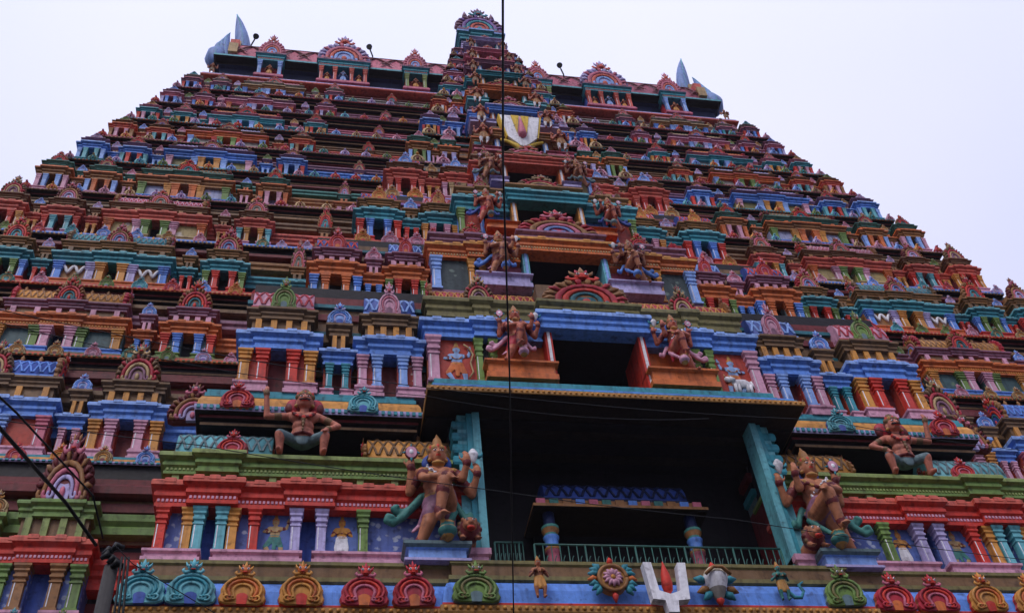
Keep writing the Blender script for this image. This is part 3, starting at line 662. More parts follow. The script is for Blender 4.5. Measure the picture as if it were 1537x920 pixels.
build(cl, 'ceiling', tower, (0, 11, 8.7))
cp = MB()
cp.mould(-2.44, 2.44, 9.56, 11.0, [(-.04, 8.75), (0, 8.75), (.01, 8.76), (.01, 8.82), (-.02, 8.825), (-.02, 8.85), (-.05, 8.86), (-.05, 8.89), (-.08, 8.90), (-.08, 8.94), (-.14, 8.95), (-.14, 8.98), (-.25, 9.05), (-.25, 9.1)], ['overhang_shade', 'gold', 'gold', 'gold', 'red', 'blue', 'teal', 'teal', 'blue', 'teal', 'teal', 'teal', 'teal'])
n = 70
for i in range(n): cp.ball((-2.42+4.84*(i+.5)/n, 9.55, 8.79), .022, 'amber', 5, 3)
cp.mould(-2.36, 2.36, 9.92, 10.6, [(.0, 9.08), (.0, 9.16), (-.03, 9.18), (-.03, 9.24), (-.06, 9.26), (-.06, 9.34)], 'teal')
build(cp, 'canopy', tower, (0, 9.6, 8.77))

# ------------------------------------------------------------------ central bay with its doorway, one per tier
#       x    yf     z0     zq     zc    dw   lintel zc, jamb, colours: cor, panel, outer pillar, inner pillar, neck, lattice, nasi(y, z, w, h)
BAY = {2: dict(x=2.37, yf=10.12, z0=9.45, zq=10.28, zc=10.60, dw=.62, jamb='red', cor='blue', hi='sky', panel='redpanel', p1='pink', p2='green', neck='olive', lat=('crimson', 'amber'), na=(0, 0, 1.3, 0.8), ped='orange', side='orange'),
       3: dict(x=2.17, yf=10.78, z0=11.98, zq=12.72, zc=13.02, dw=.60, jamb='aqua', cor='orange', hi='amber', panel='floral_grey', p1='sky', p2='amber', neck='mauve', lat=('red', 'crimson'), na=(0, 0, 1.42, 0.68), ped='lilac', side='rose'),
       4: dict(x=1.60, yf=11.24, z0=13.95, zq=14.58, zc=14.92, dw=.55, jamb='amber', cor='teal', hi='aqua', panel='redpanel', p1='green', p2='blue', neck='brown', lat=('blue', 'deep'), na=(0, 0, 1.0, 0.46), ped='orange', side='blue'),
       5: dict(x=1.14, yf=11.72, z0=15.92, zq=16.42, zc=16.66, dw=.50, jamb='orange', cor='coral', hi='coral', panel='sand', p1='sky', p2='brown', neck='umber', lat=('sea', 'brown'), na=(0, 0, 0.96, 0.46), ped='lilac', side='brown'),
       6: dict(x=.98, yf=12.18, z0=17.56, zq=17.98, zc=18.20, dw=.45, jamb='sky', cor='brown', hi='orange', panel='plaster', p1='aqua', p2='red', neck='umber', lat=('red', 'brown'), na=(12.5, 18.75, .8, .42), ped='rose', side='mauve'),
       7: dict(x=.92, yf=12.54, z0=19.10, zq=19.50, zc=19.72, dw=.38, jamb='orange', cor='blue', hi='lilac', panel='umber', p1='blue', p2='orange', neck='mauve', lat=('teal', 'sea'), na=(12.85, 20.15, .9, .48), ped='lilac', side='brown'),
       8: dict(x=.86, yf=12.88, z0=20.48, zq=20.85, zc=21.06, dw=.40, jamb='aqua', cor='orange', hi='orange', panel='rose', p1='orange', p2='red', neck='umber', lat=('sea', 'brown'), na=(13.2, 21.42, .9, .46), ped='aqua', side='mauve'),
       9: dict(x=.76, yf=13.2, z0=21.72, zq=22.04, zc=22.22, dw=.34, jamb='amber', cor='teal', hi='teal', panel='umber', p1='sky', p2='red', neck='rose', lat=('orange', 'brown'), na=(13.46, 22.50, .8, .44), ped='blue', side='rose'),
       10: dict(x=.68, yf=13.5, z0=22.82, zq=23.12, zc=23.28, dw=.30, jamb='sky', cor='mauve', hi='rose', panel='plaster', p1='teal', p2='blue', neck='mauve', lat=('teal', 'slate'), na=(13.74, 23.52, .72, .42), ped='rose', side='mauve'),
       11: dict(x=.60, yf=13.76, z0=23.86, zq=24.12, zc=24.28, dw=.26, jamb='amber', cor='rose', hi='pink', panel='sea', p1='lilac', p2='blue', neck='lilac', lat=('brown', 'coral'), na=(13.96, 24.50, .64, .42), ped='lilac', side='rose'),
       12: dict(x=.54, yf=13.96, z0=24.84, zq=25.06, zc=25.2, dw=.24, jamb='teal', cor='lilac', hi='lilac', panel='mauve', p1='sky', p2='pink', neck='rose', lat=('brown', 'coral'), na=(14.14, 25.34, .6, .40), ped='lilac', side='rose')}
for k, B in BAY.items():
    x, yf, z0, zq, zc, dw = B['x'], B['yf'], B['z0'], B['zq'], B['zc'], B['dw']
    full = k <= 5; h = zc-z0; lat = B['lat']
    znext = CE[k+1][0] if k < 12 else 25.6
    m = MB(); yb = yf+1.0; zl = zc+.12*h
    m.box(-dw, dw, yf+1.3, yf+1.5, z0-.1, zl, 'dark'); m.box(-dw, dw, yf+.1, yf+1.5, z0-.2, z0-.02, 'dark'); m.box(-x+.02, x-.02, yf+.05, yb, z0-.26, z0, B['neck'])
    for s in (-1, 1):
        def span(a, b): return (a, b) if s > 0 else (-b, -a)
        a0, a1 = span(dw+.08, x-.03); m.box(a0, a1, yf+.16, yb, z0, zq+.02, B['side'])
        if x-dw > .6:
            a0, a1 = span(dw+(x-dw)*.60, x-.05); m.box(a0, a1, yf+.10, yf+.2, z0, zq+.01, B['panel'])
            g = dw+(x-dw)*.53; m.box(s*g-.07, s*g+.07, yf+.14, yf+.18, z0, zq, 'dark')
        a0, a1 = span(dw+.14, x); cornice(m, a0, a1, yf+.05, yb, zq, zc, B['cor'], .08 if full else .05, B['hi'], 5 if full else 0, 'tan' if k == 3 else None)
        g = dw+(x-dw)*.53; cornice(m, s*g-.14*x/2.37, s*g+.14*x/2.37, yf, yf+.3, zq+.01, zc+.01, B['cor'], .08 if full else .05, B['hi'], 2 if full else 0, 'tan' if k == 3 else None)
        # neck cornice and lattice roof
        zn0, zn1 = zc+.18*(znext-zc), zc+.50*(znext-zc)
        a0, a1 = span(dw+.12, x-.06); m.box(a0, a1, yf+.2, yb, zc-.01, zn0+.01, 'umber')
        cornice(m, a0, a1, yf+.16, yb, zn0, zn1, B['neck'], .07 if full else .04, None)
        cornice(m, s*g-.10*x/2.37, s*g+.10*x/2.37, yf+.12, yf+.4, zn0+.006, zn1+.006, B['neck'], .07 if full else .04, None)
        r_ = lattice_roof('roof', tower, *span(dw+.10, x-.12), yf+.24, .5, zn1+.05, (znext-zn1)*.62, lat[0], lat[1])
        if full:
            fan(r_, s*g, yf+.22, zn1, .34*x/2.0, (znext-zn1)*1.15, k, 'fan_gable'); fan(r_, s*(x-.10), yf+.40, zn1, .42, (znext-zn1)*1.1, k+1, 'gable_end', s*math.pi/2, .6)
        # pedestal in front of the side wall
        if k <= 8:
            a0, a1 = span(dw+.02, dw+(x-dw)*.56 if x-dw > .6 else x+.04); ph = .27*h if k < 4 else .18*h
            m.mould(a0, a1, yf-.14, yf+.2, [(.0, z0-.03), (.0, z0+.2*ph), (-.03, z0+.3*ph), (-.03, z0+.72*ph), (.02, z0+.8*ph), (.02, z0+ph-.03)], B['ped'])
    m.box(-dw-.06, dw+.06, yf+.22, yb, zl, znext-.05, 'umber')
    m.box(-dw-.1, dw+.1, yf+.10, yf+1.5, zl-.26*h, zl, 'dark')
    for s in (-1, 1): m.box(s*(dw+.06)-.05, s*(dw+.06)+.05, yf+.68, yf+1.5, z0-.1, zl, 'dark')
    cornice(m, -dw-.15, dw+.15, yf-.10, yf+.12, zl-.28*h, zl, B['cor'], .07, B['hi'], 2 if full else 0, 'tan' if k == 3 else None)
    zn0, zn1 = zl+.04*h, zl+.28*h
    cornice(m, -dw-.08, dw+.08, yf-.0, yb, zn0, zn1, B['neck'], .08 if full else .04)
    o = build(m, 'door_bay', tower, (0, yf, z0))
    for s in (-1, 1):
        j = MB(); a0, a1 = (dw, dw+.10) if s > 0 else (-dw-.10, -dw)
        j.box(a0, a1, yf-.02, yf+.7, z0-.02, zl-.27*h, B['jamb']); j.box(a0+.03, a1-.03, yf-.035, yf, z0, zl-.27*h, 'white' if k != 3 else 'sky')
        build(j, 'door_jamb', o, (s*dw, yf, z0))
        if x-dw > .6:
            pw = .17*x/2.37
            pillar(o, s*(x-pw*.62), yf+.02, z0, pw, zq-z0, B['p1'])
            g = dw+(x-dw)*.53
            for t in (-1, 1): pillar(o, s*g+t*.10*x/2.37, yf+.03, z0, pw*.62, zq-z0, B['p2'])
        elif full or k < 9: any_pillar(o, s*(x-.08), yf+.02, z0, .12, zq-z0, B['p1'], full)
    ny, nz, nw, nh = B['na']
    i = {2: 3, 3: 4, 4: 2, 5: 5}.get(k, k)
    fan(o, 0, yf+.06, zn1-.02, nw*.90, nh, i, 'fan_gable', 0, .45)

# ------------------------------------------------------------------ great roof
rf = MB(); RE = 25.66
rf.mould(-6.9, 6.9, 15.62, 2*YC-15.62, [(0, 24.5), (0, 24.72), (.06, 24.75), (.06, 24.85), (0, 24.88), (0, 25.5), (.1, 25.55), (.1, 25.75)], ['mauve', 'teal', 'teal', 'teal', 'navy', 'navy', 'overhang_shade'], back=True)
rf.mould(-7.1, 7.1, 15.34, 2*YC-15.34, [(.14, 24.44), (.16, 24.46), (.16, 24.50), (.12, 24.52), (.12, 24.60), (.0, 24.66), (.0, 24.72)], ['coral', 'coral', 'lilac', 'lilac', 'rose', 'mauve'], back=True)
rf.mould(-7.02, 7.02, 15.36, 2*YC-15.36, [(-.5, RE-.02), (0, RE-.02), (.05, RE), (.05, RE+.07), (.0, RE+.10)], ['overhang_shade', 'overhang_shade', 'aqua', 'aqua'], back=True)
roofbase = build(rf, 'roof_base', tower, (0, 15.3, 24.5))
vault = lattice_roof('roof', tower, -6.7, 6.7, 15.40, 2*(YC-15.40), RE+.12, 1.75, 'rose', 'maroon', n=24, cross=5.0, rw=.045)
for s in (-1, 1):
    for x, w, kind in ((5.58, .66, 0), (3.66, 1.30, 1), (1.72, .62, 0)):
        m = MB(); x0, x1 = s*x-w/2, s*x+w/2; yf = 15.20
        m.box(x0+.03, x1-.03, yf+.25, 15.9, 24.68, 25.55, 'crimson' if kind == 0 else 'deep')
        m.mould(x0-.03, x1+.03, yf, 15.7, [(.02, 24.66), (.02, 24.72), (0, 24.74), (0, 24.78)], 'rose')
        cornice(m, x0, x1, yf+.02, 15.9, 25.44, 25.78, 'teal', .07, 'mauve', 4 if kind else 2, 'coral')
        m.box(x0, x1, yf+.06, 16.0, 25.77, 25.86, 'rose')
        d = build(m, 'dormer', tower, (s*x, yf, 24.68))
        ps = [(x0+.07, 'coral' if kind else ('sky' if x > 4 else 'lime')), (x1-.07, 'coral' if kind else ('sky' if x > 4 else 'lime'))]
        if kind: ps += [(s*x-.22, 'coral'), (s*x+.22, 'coral')]
        for px, c in ps: pillar(d, px, yf+.02, 24.78, .11, .67, c)
        me = horseshoe_mesh('lilac' if kind else 'rose', 'rose', 'coral', 'sky', True)
        put('fan_gable', me, d, (s*x, yf+.08, 25.80), (w*.98*S, w*.5*S, (1.28 if kind else 1.02)*S))
    # gable end ornaments: dome, leaf fan, tall horn
    def blade(base, mid, tip, w, k='steel'):
        g = MB(); b_, m_, t_ = Vector(base), Vector(mid), Vector(tip); pts = []
        for q in range(9): u = q/8; pts.append(tuple(b_*(1-u)**2+m_*(2*u*(1-u))+t_*u*u))
        g.tube(pts, [w*.55, w*.85, w, w*1.02, w*.95, w*.82, w*.62, w*.36, w*.04], k, 8)
        rib = [(p[0], p[1]-w*.92*[.55, .85, 1, 1.02, .95, .82, .62, .36, .04][n_], p[2]) for n_, p in enumerate(pts)]
        g.tube(rib, w*.10, 'aqua', 4); build(g, 'blade', vault, base)
    blade((s*6.95, 15.75, 25.72), (s*7.22, 15.72, 26.3), (s*6.98, 15.9, 27.0), .29)
    blade((s*6.85, 15.80, 25.9), (s*7.25, 15.8, 26.7), (s*7.02, 15.9, 27.45), .14)
    blade((s*6.80, 15.82, 26.0), (s*7.15, 15.85, 27.0), (s*6.95, 15.95, 27.75), .13)
    blade((s*6.75, 15.84, 26.1), (s*7.05, 15.9, 27.2), (s*6.90, 16.0, 28.05), .14)
    blade((s*6.36, 15.95, 26.2), (s*6.50, 16.0, 27.9), (s*6.84, 16.13, 29.35), .21)
    for i in range(7):
        g = MB(); a = R(8+i*14); ya = 15.38+1.95*(1-math.cos(a)); za = 25.74+1.78*math.sin(a); g.box(s*6.62-.12, s*6.62+.12, ya-.04, ya+.14, za, za+.40*math.cos(a)+.05, ['tan', 'coral'][i % 2])
        build(g, 'gable_block', vault, (s*6.6, ya, za))
# top dormer of the central block
m = MB()
m.box(-.5, .5, 14.55, 15.9, 25.5, 26.3, 'rose'); m.box(-.22, .22, 14.50, 14.6, 25.55, 26.1, 'dark')
cornice(m, -.58, .58, 14.36, 16.0, 26.05, 26.45, 'teal', .09, 'sky', 0, None); cornice(m, -.26, .26, 14.30, 14.7, 26.07, 26.47, 'teal', .09, 'sky')
m.mould(-.60, .60, 14.36, 16.2, [(.02, 26.44), (.05, 26.52), (.05, 26.6), (0, 26.64)], 'mauve')
for s in (-1, 1):
    for i in range(5): m.box(s*.46-.09, s*.46+.09, 14.44-.01*i, 14.6, 25.55+.1*i, 25.62+.1*i, 'lilac')
td = build(m, 'dormer', tower, (0, 14.4, 25.5))
put('fan_gable', horseshoe_mesh('mauve', 'purple', 'teal', 'coral', True), td, (0, 14.42, 26.6), (1.26*S, .6*S, 1.24*S))
for s in (-1, 1): put('spike', (lambda: (lambda mb: (mb.tube([(0, 0, 0), (0, 0, .18), (0, 0, .42)], [.09, .07, .005], 'mauve', 7), mb.mesh('spike'))[1])(MB()))(), td, (s*.38, 14.45, 27.35))

# ------------------------------------------------------------------ figures: one continuous skin grown over limb volumes
def seg_tube(mb, a, b, ra, rb, k, n=10):
    a, b = Vector(a), Vector(b); d = (b-a); L = d.length; d.normalize()
    pts, rs = [], []
    for i in range(4): t = i/3*math.pi/2; pts.append(a-d*ra*math.cos(t)); rs.append(max(ra*math.sin(t), ra*.08))
    for i in range(4): t = i/3*math.pi/2; pts.append(b+d*rb*math.sin(t)); rs.append(max(rb*math.cos(t), rb*.08))
    mb.tube(pts, rs, k, n)
def sculpt(name, prims, vox, smooth=4, dec=None):
    """prims: ('s',a,b,ra,rb,col) limb / ('e',c,(rx,ry,rz),col) lump -> one voxel-fused mesh coloured by nearest volume"""
    if name in bpy.data.meshes: return bpy.data.meshes[name]
    mb = MB()
    for p in prims:
        if p[0] == 's': seg_tube(mb, *p[1:6])if False else seg_tube(mb, p[1], p[2], p[3], p[4], p[5])
        else: mb.ball(p[1], p[2], p[3], 14, 9)
    me0 = mb.mesh(name+'_src', (0, 0, 0), 1.0)
    o = bpy.data.objects.new('tmp', me0); COL.objects.link(o)
    r = o.modifiers.new('r', 'REMESH'); r.mode = 'VOXEL'; r.voxel_size = vox; r.use_smooth_shade = True
    s = o.modifiers.new('s', 'SMOOTH'); s.iterations = smooth; s.factor = .5
    if dec: d = o.modifiers.new('d', 'DECIMATE'); d.ratio = dec
    dg = bpy.context.evaluated_depsgraph_get(); me = bpy.data.meshes.new_from_object(o.evaluated_get(dg)); me.name = name
    bpy.data.objects.remove(o); bpy.data.meshes.remove(me0)
    n = len(me.polygons); c = np.empty(n*3); me.polygons.foreach_get('center', c); c = c.reshape(-1, 3)
    best = np.full(n, 1e9); idx = np.zeros(n, int); names = []
    for p in prims:
        k = p[-1]
        if k not in names: names.append(k)
        if p[0] == 's':
            a, b = np.array(p[1]), np.array(p[2]); ab = b-a; t = np.clip(((c-a)@ab)/max(ab@ab, 1e-9), 0, 1)
            dd = np.linalg.norm(c-(a+t[:, None]*ab), axis=1)-(p[3]+(p[4]-p[3])*t)
        else:
            rr = np.array(p[2]); q = (c-np.array(p[1]))/rr; l = np.linalg.norm(q, axis=1); dd = (l-1)*rr.min()
        w = dd < best; best[w] = dd[w]; idx[w] = names.index(k)
    me.materials.clear()
    for k in names: me.materials.append(M(k))
    me.polygons.foreach_set('material_index', idx.astype(np.int32)); me.polygons.foreach_set('use_smooth', np.ones(n, bool)); me.update()
    return me
def mirror(p, x=0.0):
    if p[0] == 's': return ('s', (-p[1][0], *p[1][1:]), (-p[2][0], *p[2][1:]), *p[3:])
    return ('e', (-p[1][0], *p[1][1:]), *p[2:])
def hand(c, d, k, r=.022, spread=(1, 0, 0)):
    """palm and five bent fingers; d = pointing direction"""
    c, d, sp = Vector(c), Vector(d).normalized(), Vector(spread).normalized(); nrm = d.cross(sp)
    out = [('s', tuple(c-d*.01), tuple(c+d*.035), r*1.15, r*1.25, k)]
    for i, (o, l) in enumerate(((-1.3, .050), (-.45, .062), (.45, .058), (1.3, .044))):
        b = c+d*.045+sp*(o*r*.62); m_ = b+d*l*.6+nrm*.008; e = m_+d*l*.45+nrm*.022
        out += [('s', tuple(b), tuple(m_), r*.40, r*.36, k), ('s', tuple(m_), tuple(e), r*.36, r*.28, k)]
    t0 = c+sp*(-r*1.1); t1 = t0+d*.035-sp*.028
    out += [('s', tuple(t0), tuple(t1), r*.45, r*.36, k), ('s', tuple(t1), tuple(t1+d*.025), r*.36, r*.28, k)]
    return out
def arm(sh, el, wr, hd, k, r0=.044, r1=.034, r2=.025, jew='maroon', spread=(1, 0, 0)):
    sh, el, wr = Vector(sh), Vector(el), Vector(wr)
    o = [('s', tuple(sh), tuple(el), r0, r1, k), ('s', tuple(el), tuple(wr), r1*.98, r2, k)]
    for a, b, t, r in ((sh, el, .42, r0*1.06), (sh, el, .55, r0*.99), (el, wr, .93, r2*1.35)):
        p = a.lerp(b, t); q = a.lerp(b, t+.04); o.append(('s', tuple(p), tuple(q), r, r, jew))
    return o+hand(wr, Vector(hd), k, .024, spread)
def head(c, r, k, crown='gold', hair='hair', tall=.17, must=False):
    x, y, z = c
    o = [('e', (x, y, z), (r*.86, r*.92, r*1.12), k), ('e', (x, y-r*.25, z-r*.55), (r*.60, r*.62, r*.48), k), ('s', (x, y-r*.86, z+r*.12), (x, y-r*1.12, z-r*.22), r*.12, r*.20, k),
         ('e', (x, y-r*.88, z-r*.50), (r*.30, r*.12, r*.09), 'red'), ('e', (x-r*.92, y+.0, z-r*.12), (r*.14, r*.2, r*.34), k), ('e', (x+r*.92, y, z-r*.12), (r*.14, r*.2, r*.34), k),
         ('e', (x-r*1.0, y-.0, z-r*.62), (r*.22, r*.22, r*.22), 'gold'), ('e', (x+r*1.0, y, z-r*.62), (r*.22, r*.22, r*.22), 'gold'),
         ('e', (x, y+r*.45, z-r*.05), (r*1.15, r*.75, r*1.15), hair)]
    o += [('s', (x-r*.75, y-r*.1, z+r*.62), (x+r*.75, y-r*.1, z+r*.62), r*.42, r*.42, crown), ('s', (x, y, z+r*.8), (x, y+.01, z+r*.8+tall*.55), r*.78, r*.55, crown), ('s', (x, y+.01, z+r*.8+tall*.55), (x, y+.015, z+r*.8+tall), r*.42, r*.10, 'brown')]
    for i in range(5): a = R(-60+30*i); o.append(('e', (x+r*.98*math.sin(a), y-r*.55*math.cos(a)-.01, z+r*.92), (r*.16, r*.14, r*.3), 'gold' if i % 2 else 'red'))
    if must:
        for s in (-1, 1): o.append(('s', (x+s*r*.05, y-r*.98, z-r*.33), (x+s*r*.66, y-r*.80, z-r*.24), r*.17, r*.08, 'hair'))
    return o
def face_parts(parent, c, r, sc):
    """painted eyes set on the sculpted head"""
    for s in (-1, 1):
        mb = MB(); mb.ball((s*r*.36, -r*.83, r*.22), (r*.21, r*.10, r*.11), 'white', 8, 5); mb.ball((s*r*.36, -r*.92, r*.22), (r*.10, r*.05, r*.10), 'hair', 6, 4); mb.tube([(s*r*.12, -r*.93, r*.40), (s*r*.38, -r*.92, r*.50), (s*r*.64, -r*.72, r*.40)], r*.05, 'hair', 5)
        e = bpy.data.objects.new('eye', mb.mesh('eye', (0, 0, 0), 1.0)); COL.objects.link(e); e.parent = parent; e.location = c

def guardian(vox, skin='skin', cloth='rose', scarf='teal', mace='sea', crown='brown', jew='maroon'):
    P = []
    # standing leg, bent leg over the mace
    P += [('s', (-.03, 0, .40), (-.09, -.02, .22), .075, .052, skin), ('s', (-.09, -.02, .22), (-.155, .02, .045), .055, .034, skin), ('s', (-.155, .03, .03), (-.19, -.07, .018), .032, .024, skin), ('s', (-.15, .02, .07), (-.152, .02, .085), .042, .042, jew)]
    P += [('s', (.06, -.02, .40), (.015, -.20, .455), .076, .056, skin), ('s', (.015, -.21, .455), (-.025, -.175, .19), .055, .033, skin), ('s', (-.025, -.18, .17), (-.005, -.275, .145), .031, .022, skin), ('s', (-.024, -.175, .215), (-.024, -.175, .23), .042, .042, jew), ('s', (.003, -.20, .38), (.002, -.20, .395), .053, .053, jew)]
    for i in range(5): P.append(('s', (-.025+i*.013, -.265, .138), (-.023+i*.014, -.300+abs(i-1)*.004, .132), .0095, .0075, skin))
    # cloth
    P += [('e', (0, .02, .41), (.13, .105, .10), cloth), ('s', (-.03, .01, .40), (-.07, -.01, .31), .084, .068, cloth), ('s', (.05, -.02, .42), (.04, -.06, .45), .086, .080, cloth), ('s', (-.08, .03, .36), (-.15, .05, .24), .05, .018, cloth), ('s', (-.15, .05, .24), (-.20, .03, .18), .02, .012, 'pink'), ('s', (.07, .02, .36), (.10, .03, .22), .05, .02, cloth)]
    # trunk
    P += [('e', (0, .01, .50), (.105, .085, .08), skin), ('e', (-.005, .01, .585), (.115, .088, .09), skin), ('e', (-.055, -.012, .67), (.080, .062, .066), skin), ('e', (.055, -.012, .67), (.080, .062, .066), skin), ('s', (-.115, .02, .70), (.115, .02, .70), .055, .055, skin), ('s', (0, .01, .70), (0, 0, .79), .045, .040, skin)]
    P += [('s', (-.10, .0, .465), (.10, .0, .465), .098, .098, 'gold') if False else ('e', (0, .01, .455), (.122, .1, .022), 'gold')]
    for i in range(9):          # garland and chains
        a = R(-70+140*i/8); P.append(('e', (.115*math.sin(a), -.075-.035*math.cos(a), .70-.11*math.cos(a)), (.019, .016, .019), jew if i % 2 else 'gold'))
    for i in range(7): P.append(('e', (-.09+.03*i, -.085, .70-.03*i+.0), (.014, .012, .014), 'white'))
    P += [('e', (0, -.05, .755), (.06, .03, .018), 'gold')]
    # four arms
    P += arm((-.135, .02, .70), (-.215, .05, .545), (-.205, -.02, .735), (0, -.1, 1), skin, jew=jew)
    P += arm((.135, .02, .70), (.255, .04, .53), (.300, -.03, .685), (-.1, -.1, 1), skin, jew=jew)
    P += arm((-.125, -.01, .69), (-.13, -.13, .545), (.035, -.235, .505), (.6, -.25, -.6), skin, jew=jew)
    P += arm((.115, -.01, .69), (.175, -.09, .585), (.205, -.15, .69), (-.1, -.2, 1), skin, jew=jew)
    P += head((0, -.02, .845), .068, skin, crown)
    # scarf with curled end
    c = [(-.12, .07, .52), (-.20, .08, .42), (-.27, .07, .33), (-.34, .06, .27), (-.385, .05, .285), (-.375, .045, .325), (-.345, .04, .315)]
    for i in range(6): P.append(('s', c[i], c[i+1], .034-.002*i, .032-.002*i, scarf))
    c = [(-.15, .08, .47), (-.24, .085, .40), (-.31, .07, .375), (-.335, .06, .40), (-.31, .055, .415)]
    for i in range(4): P.append(('s', c[i], c[i+1], .026, .024, scarf))
    c = [(.12, .08, .5), (.17, .08, .40), (.20, .07, .33), (.235, .06, .33), (.235, .055, .36)]
    for i in range(4): P.append(('s', c[i], c[i+1], .028, .024, scarf))
    # backing halo of hair, mace
    P += [('e', (0, .06, .83), (.12, .05, .10), 'deep')]
    P += [('s', (.03, -.15, .0), (.03, -.16, .12), .022, .02, 'gold'), ('e', (.03, -.16, .060), (.070, .070, .046), mace), ('e', (.03, -.16, .105), (.052, .052, .018), mace), ('e', (.03, -.16, .122), (.058, .058, .012), 'gold'), ('e', (.03, -.16, .072), (.074, .074, .010), 'gold'), ('s', (.03, -.12, .12), (.12, .03, .36), .020, .024, mace), ('e', (.03, -.15, .012), (.045, .045, .014), 'gold')]
    return sculpt('guardian_%s_%s_%s_%.3f' % (skin, cloth, scarf, vox), P, vox)
def discus_mesh():
    if 'discus' in bpy.data.meshes: return bpy.data.meshes['discus']
    mb = MB(); mb.plate([(.042*math.cos(R(a)), .055*math.sin(R(a))) for a in range(0, 360, 24)], -.012, .014, 'pink', bevel=.01); mb.tube([(.042*math.cos(R(a)), 0, .055*math.sin(R(a))) for a in range(0, 361, 24)], .010, 'maroon', 5)
    for a in (0, 90, 180, 270): mb.tube([(.045*math.cos(R(a)), 0, .055*math.sin(R(a))), (.07*math.cos(R(a)), 0, .085*math.sin(R(a)))], [.014, .003], 'teal', 5)
    mb.ball((0, -.012, 0), (.02, .01, .025), 'white', 8, 5)
    return mb.mesh('discus', (0, 0, 0), 1.0)
def conch_mesh():
    if 'conch' in bpy.data.meshes: return bpy.data.meshes['conch']
    mb = MB(); mb.lathe(0, 0, [(.006, -.06), (.02, -.03), (.04, .01), (.042, .03), (.03, .045), (.034, .05), (.02, .062), (.022, .068), (.004, .085)], 'white', 10)
    for sx in (-1, 1): mb.tube([(sx*.035, 0, .0), (sx*.065, 0, .02), (sx*.075, 0, .05)], [.016, .014, .003], 'teal', 5)
    return mb.mesh('conch', (0, 0, 0), 1.0)
def child(name, me, root, loc, sc=(1, 1, 1)):
    o = bpy.data.objects.new(name, me); COL.objects.link(o); o.parent = root; o.location = loc; o.scale = sc; return o
def statue(me, x, y, z, h, flip, label, extra=True, cat='statue', name='guardian_statue', group=None, headc=(0, -.02, .845), headr=.068, eyes=True, tilt=0.0):
    root = empty(name, (x, y, z)); root.scale = ((-h if flip else h)*S, h*S, h*S); root.rotation_euler = (tilt, 0, 0)
    child('body', me, root, (0, 0, 0))
    if eyes: face_parts(root, headc, headr, h)
    if extra:
        child('discus', discus_mesh(), root, (-.205, -.05, .845)); child('conch', conch_mesh(), root, (.27, -.05, .82))
    return tag(root, label, cat, group)
G1 = guardian(.0095, 'skin', 'mauve', 'sea', 'sea')
G2 = guardian(.012, 'skinred', 'crimson', 'pink', 'pink')
G3 = guardian(.013, 'skin', 'maroon', 'blue', 'blue')
G4 = guardian(.014, 'skinred', 'crimson', 'deep', 'slate')
G5 = guardian(.015, 'skindark', 'brown', 'slate', 'slate')
tiername = {2: 'above the great opening', 3: 'beside the second doorway up, under the wide arch gable', 4: 'beside the third doorway up, with turquoise lintel', 5: 'beside the fourth doorway up, with red lintel'}
for s in (-1, 1):
    side = 'left' if s < 0 else 'right'; f = s > 0
    statue(G1, s*2.32, 9.84, 6.64, 1.53, f, 'largest four-armed guardian statue, %s of the dark great opening, foot on a green mace' % side, group='guardian statues')
    statue(G2, s*1.14, 10.02, 9.70, 1.06, f, 'red-skinned guardian statue on orange pedestal, %s of the red-jambed doorway' % side, group='guardian statues')
    statue(G3, s*1.08, 10.68, 12.20, 1.03, f, 'guardian statue with blue scarf, %s of the doorway with pale blue jambs' % side, group='guardian statues')
    statue(G4, s*1.10, 11.14, 14.08, .90, f, 'reddish guardian statue with navy scarf, %s of the doorway under a turquoise lintel' % side, group='guardian statues')
    statue(G5, s*.86, 11.62, 15.98, .82, f, 'dark brown guardian statue, %s of the doorway under a red lintel' % side, group='guardian statues')

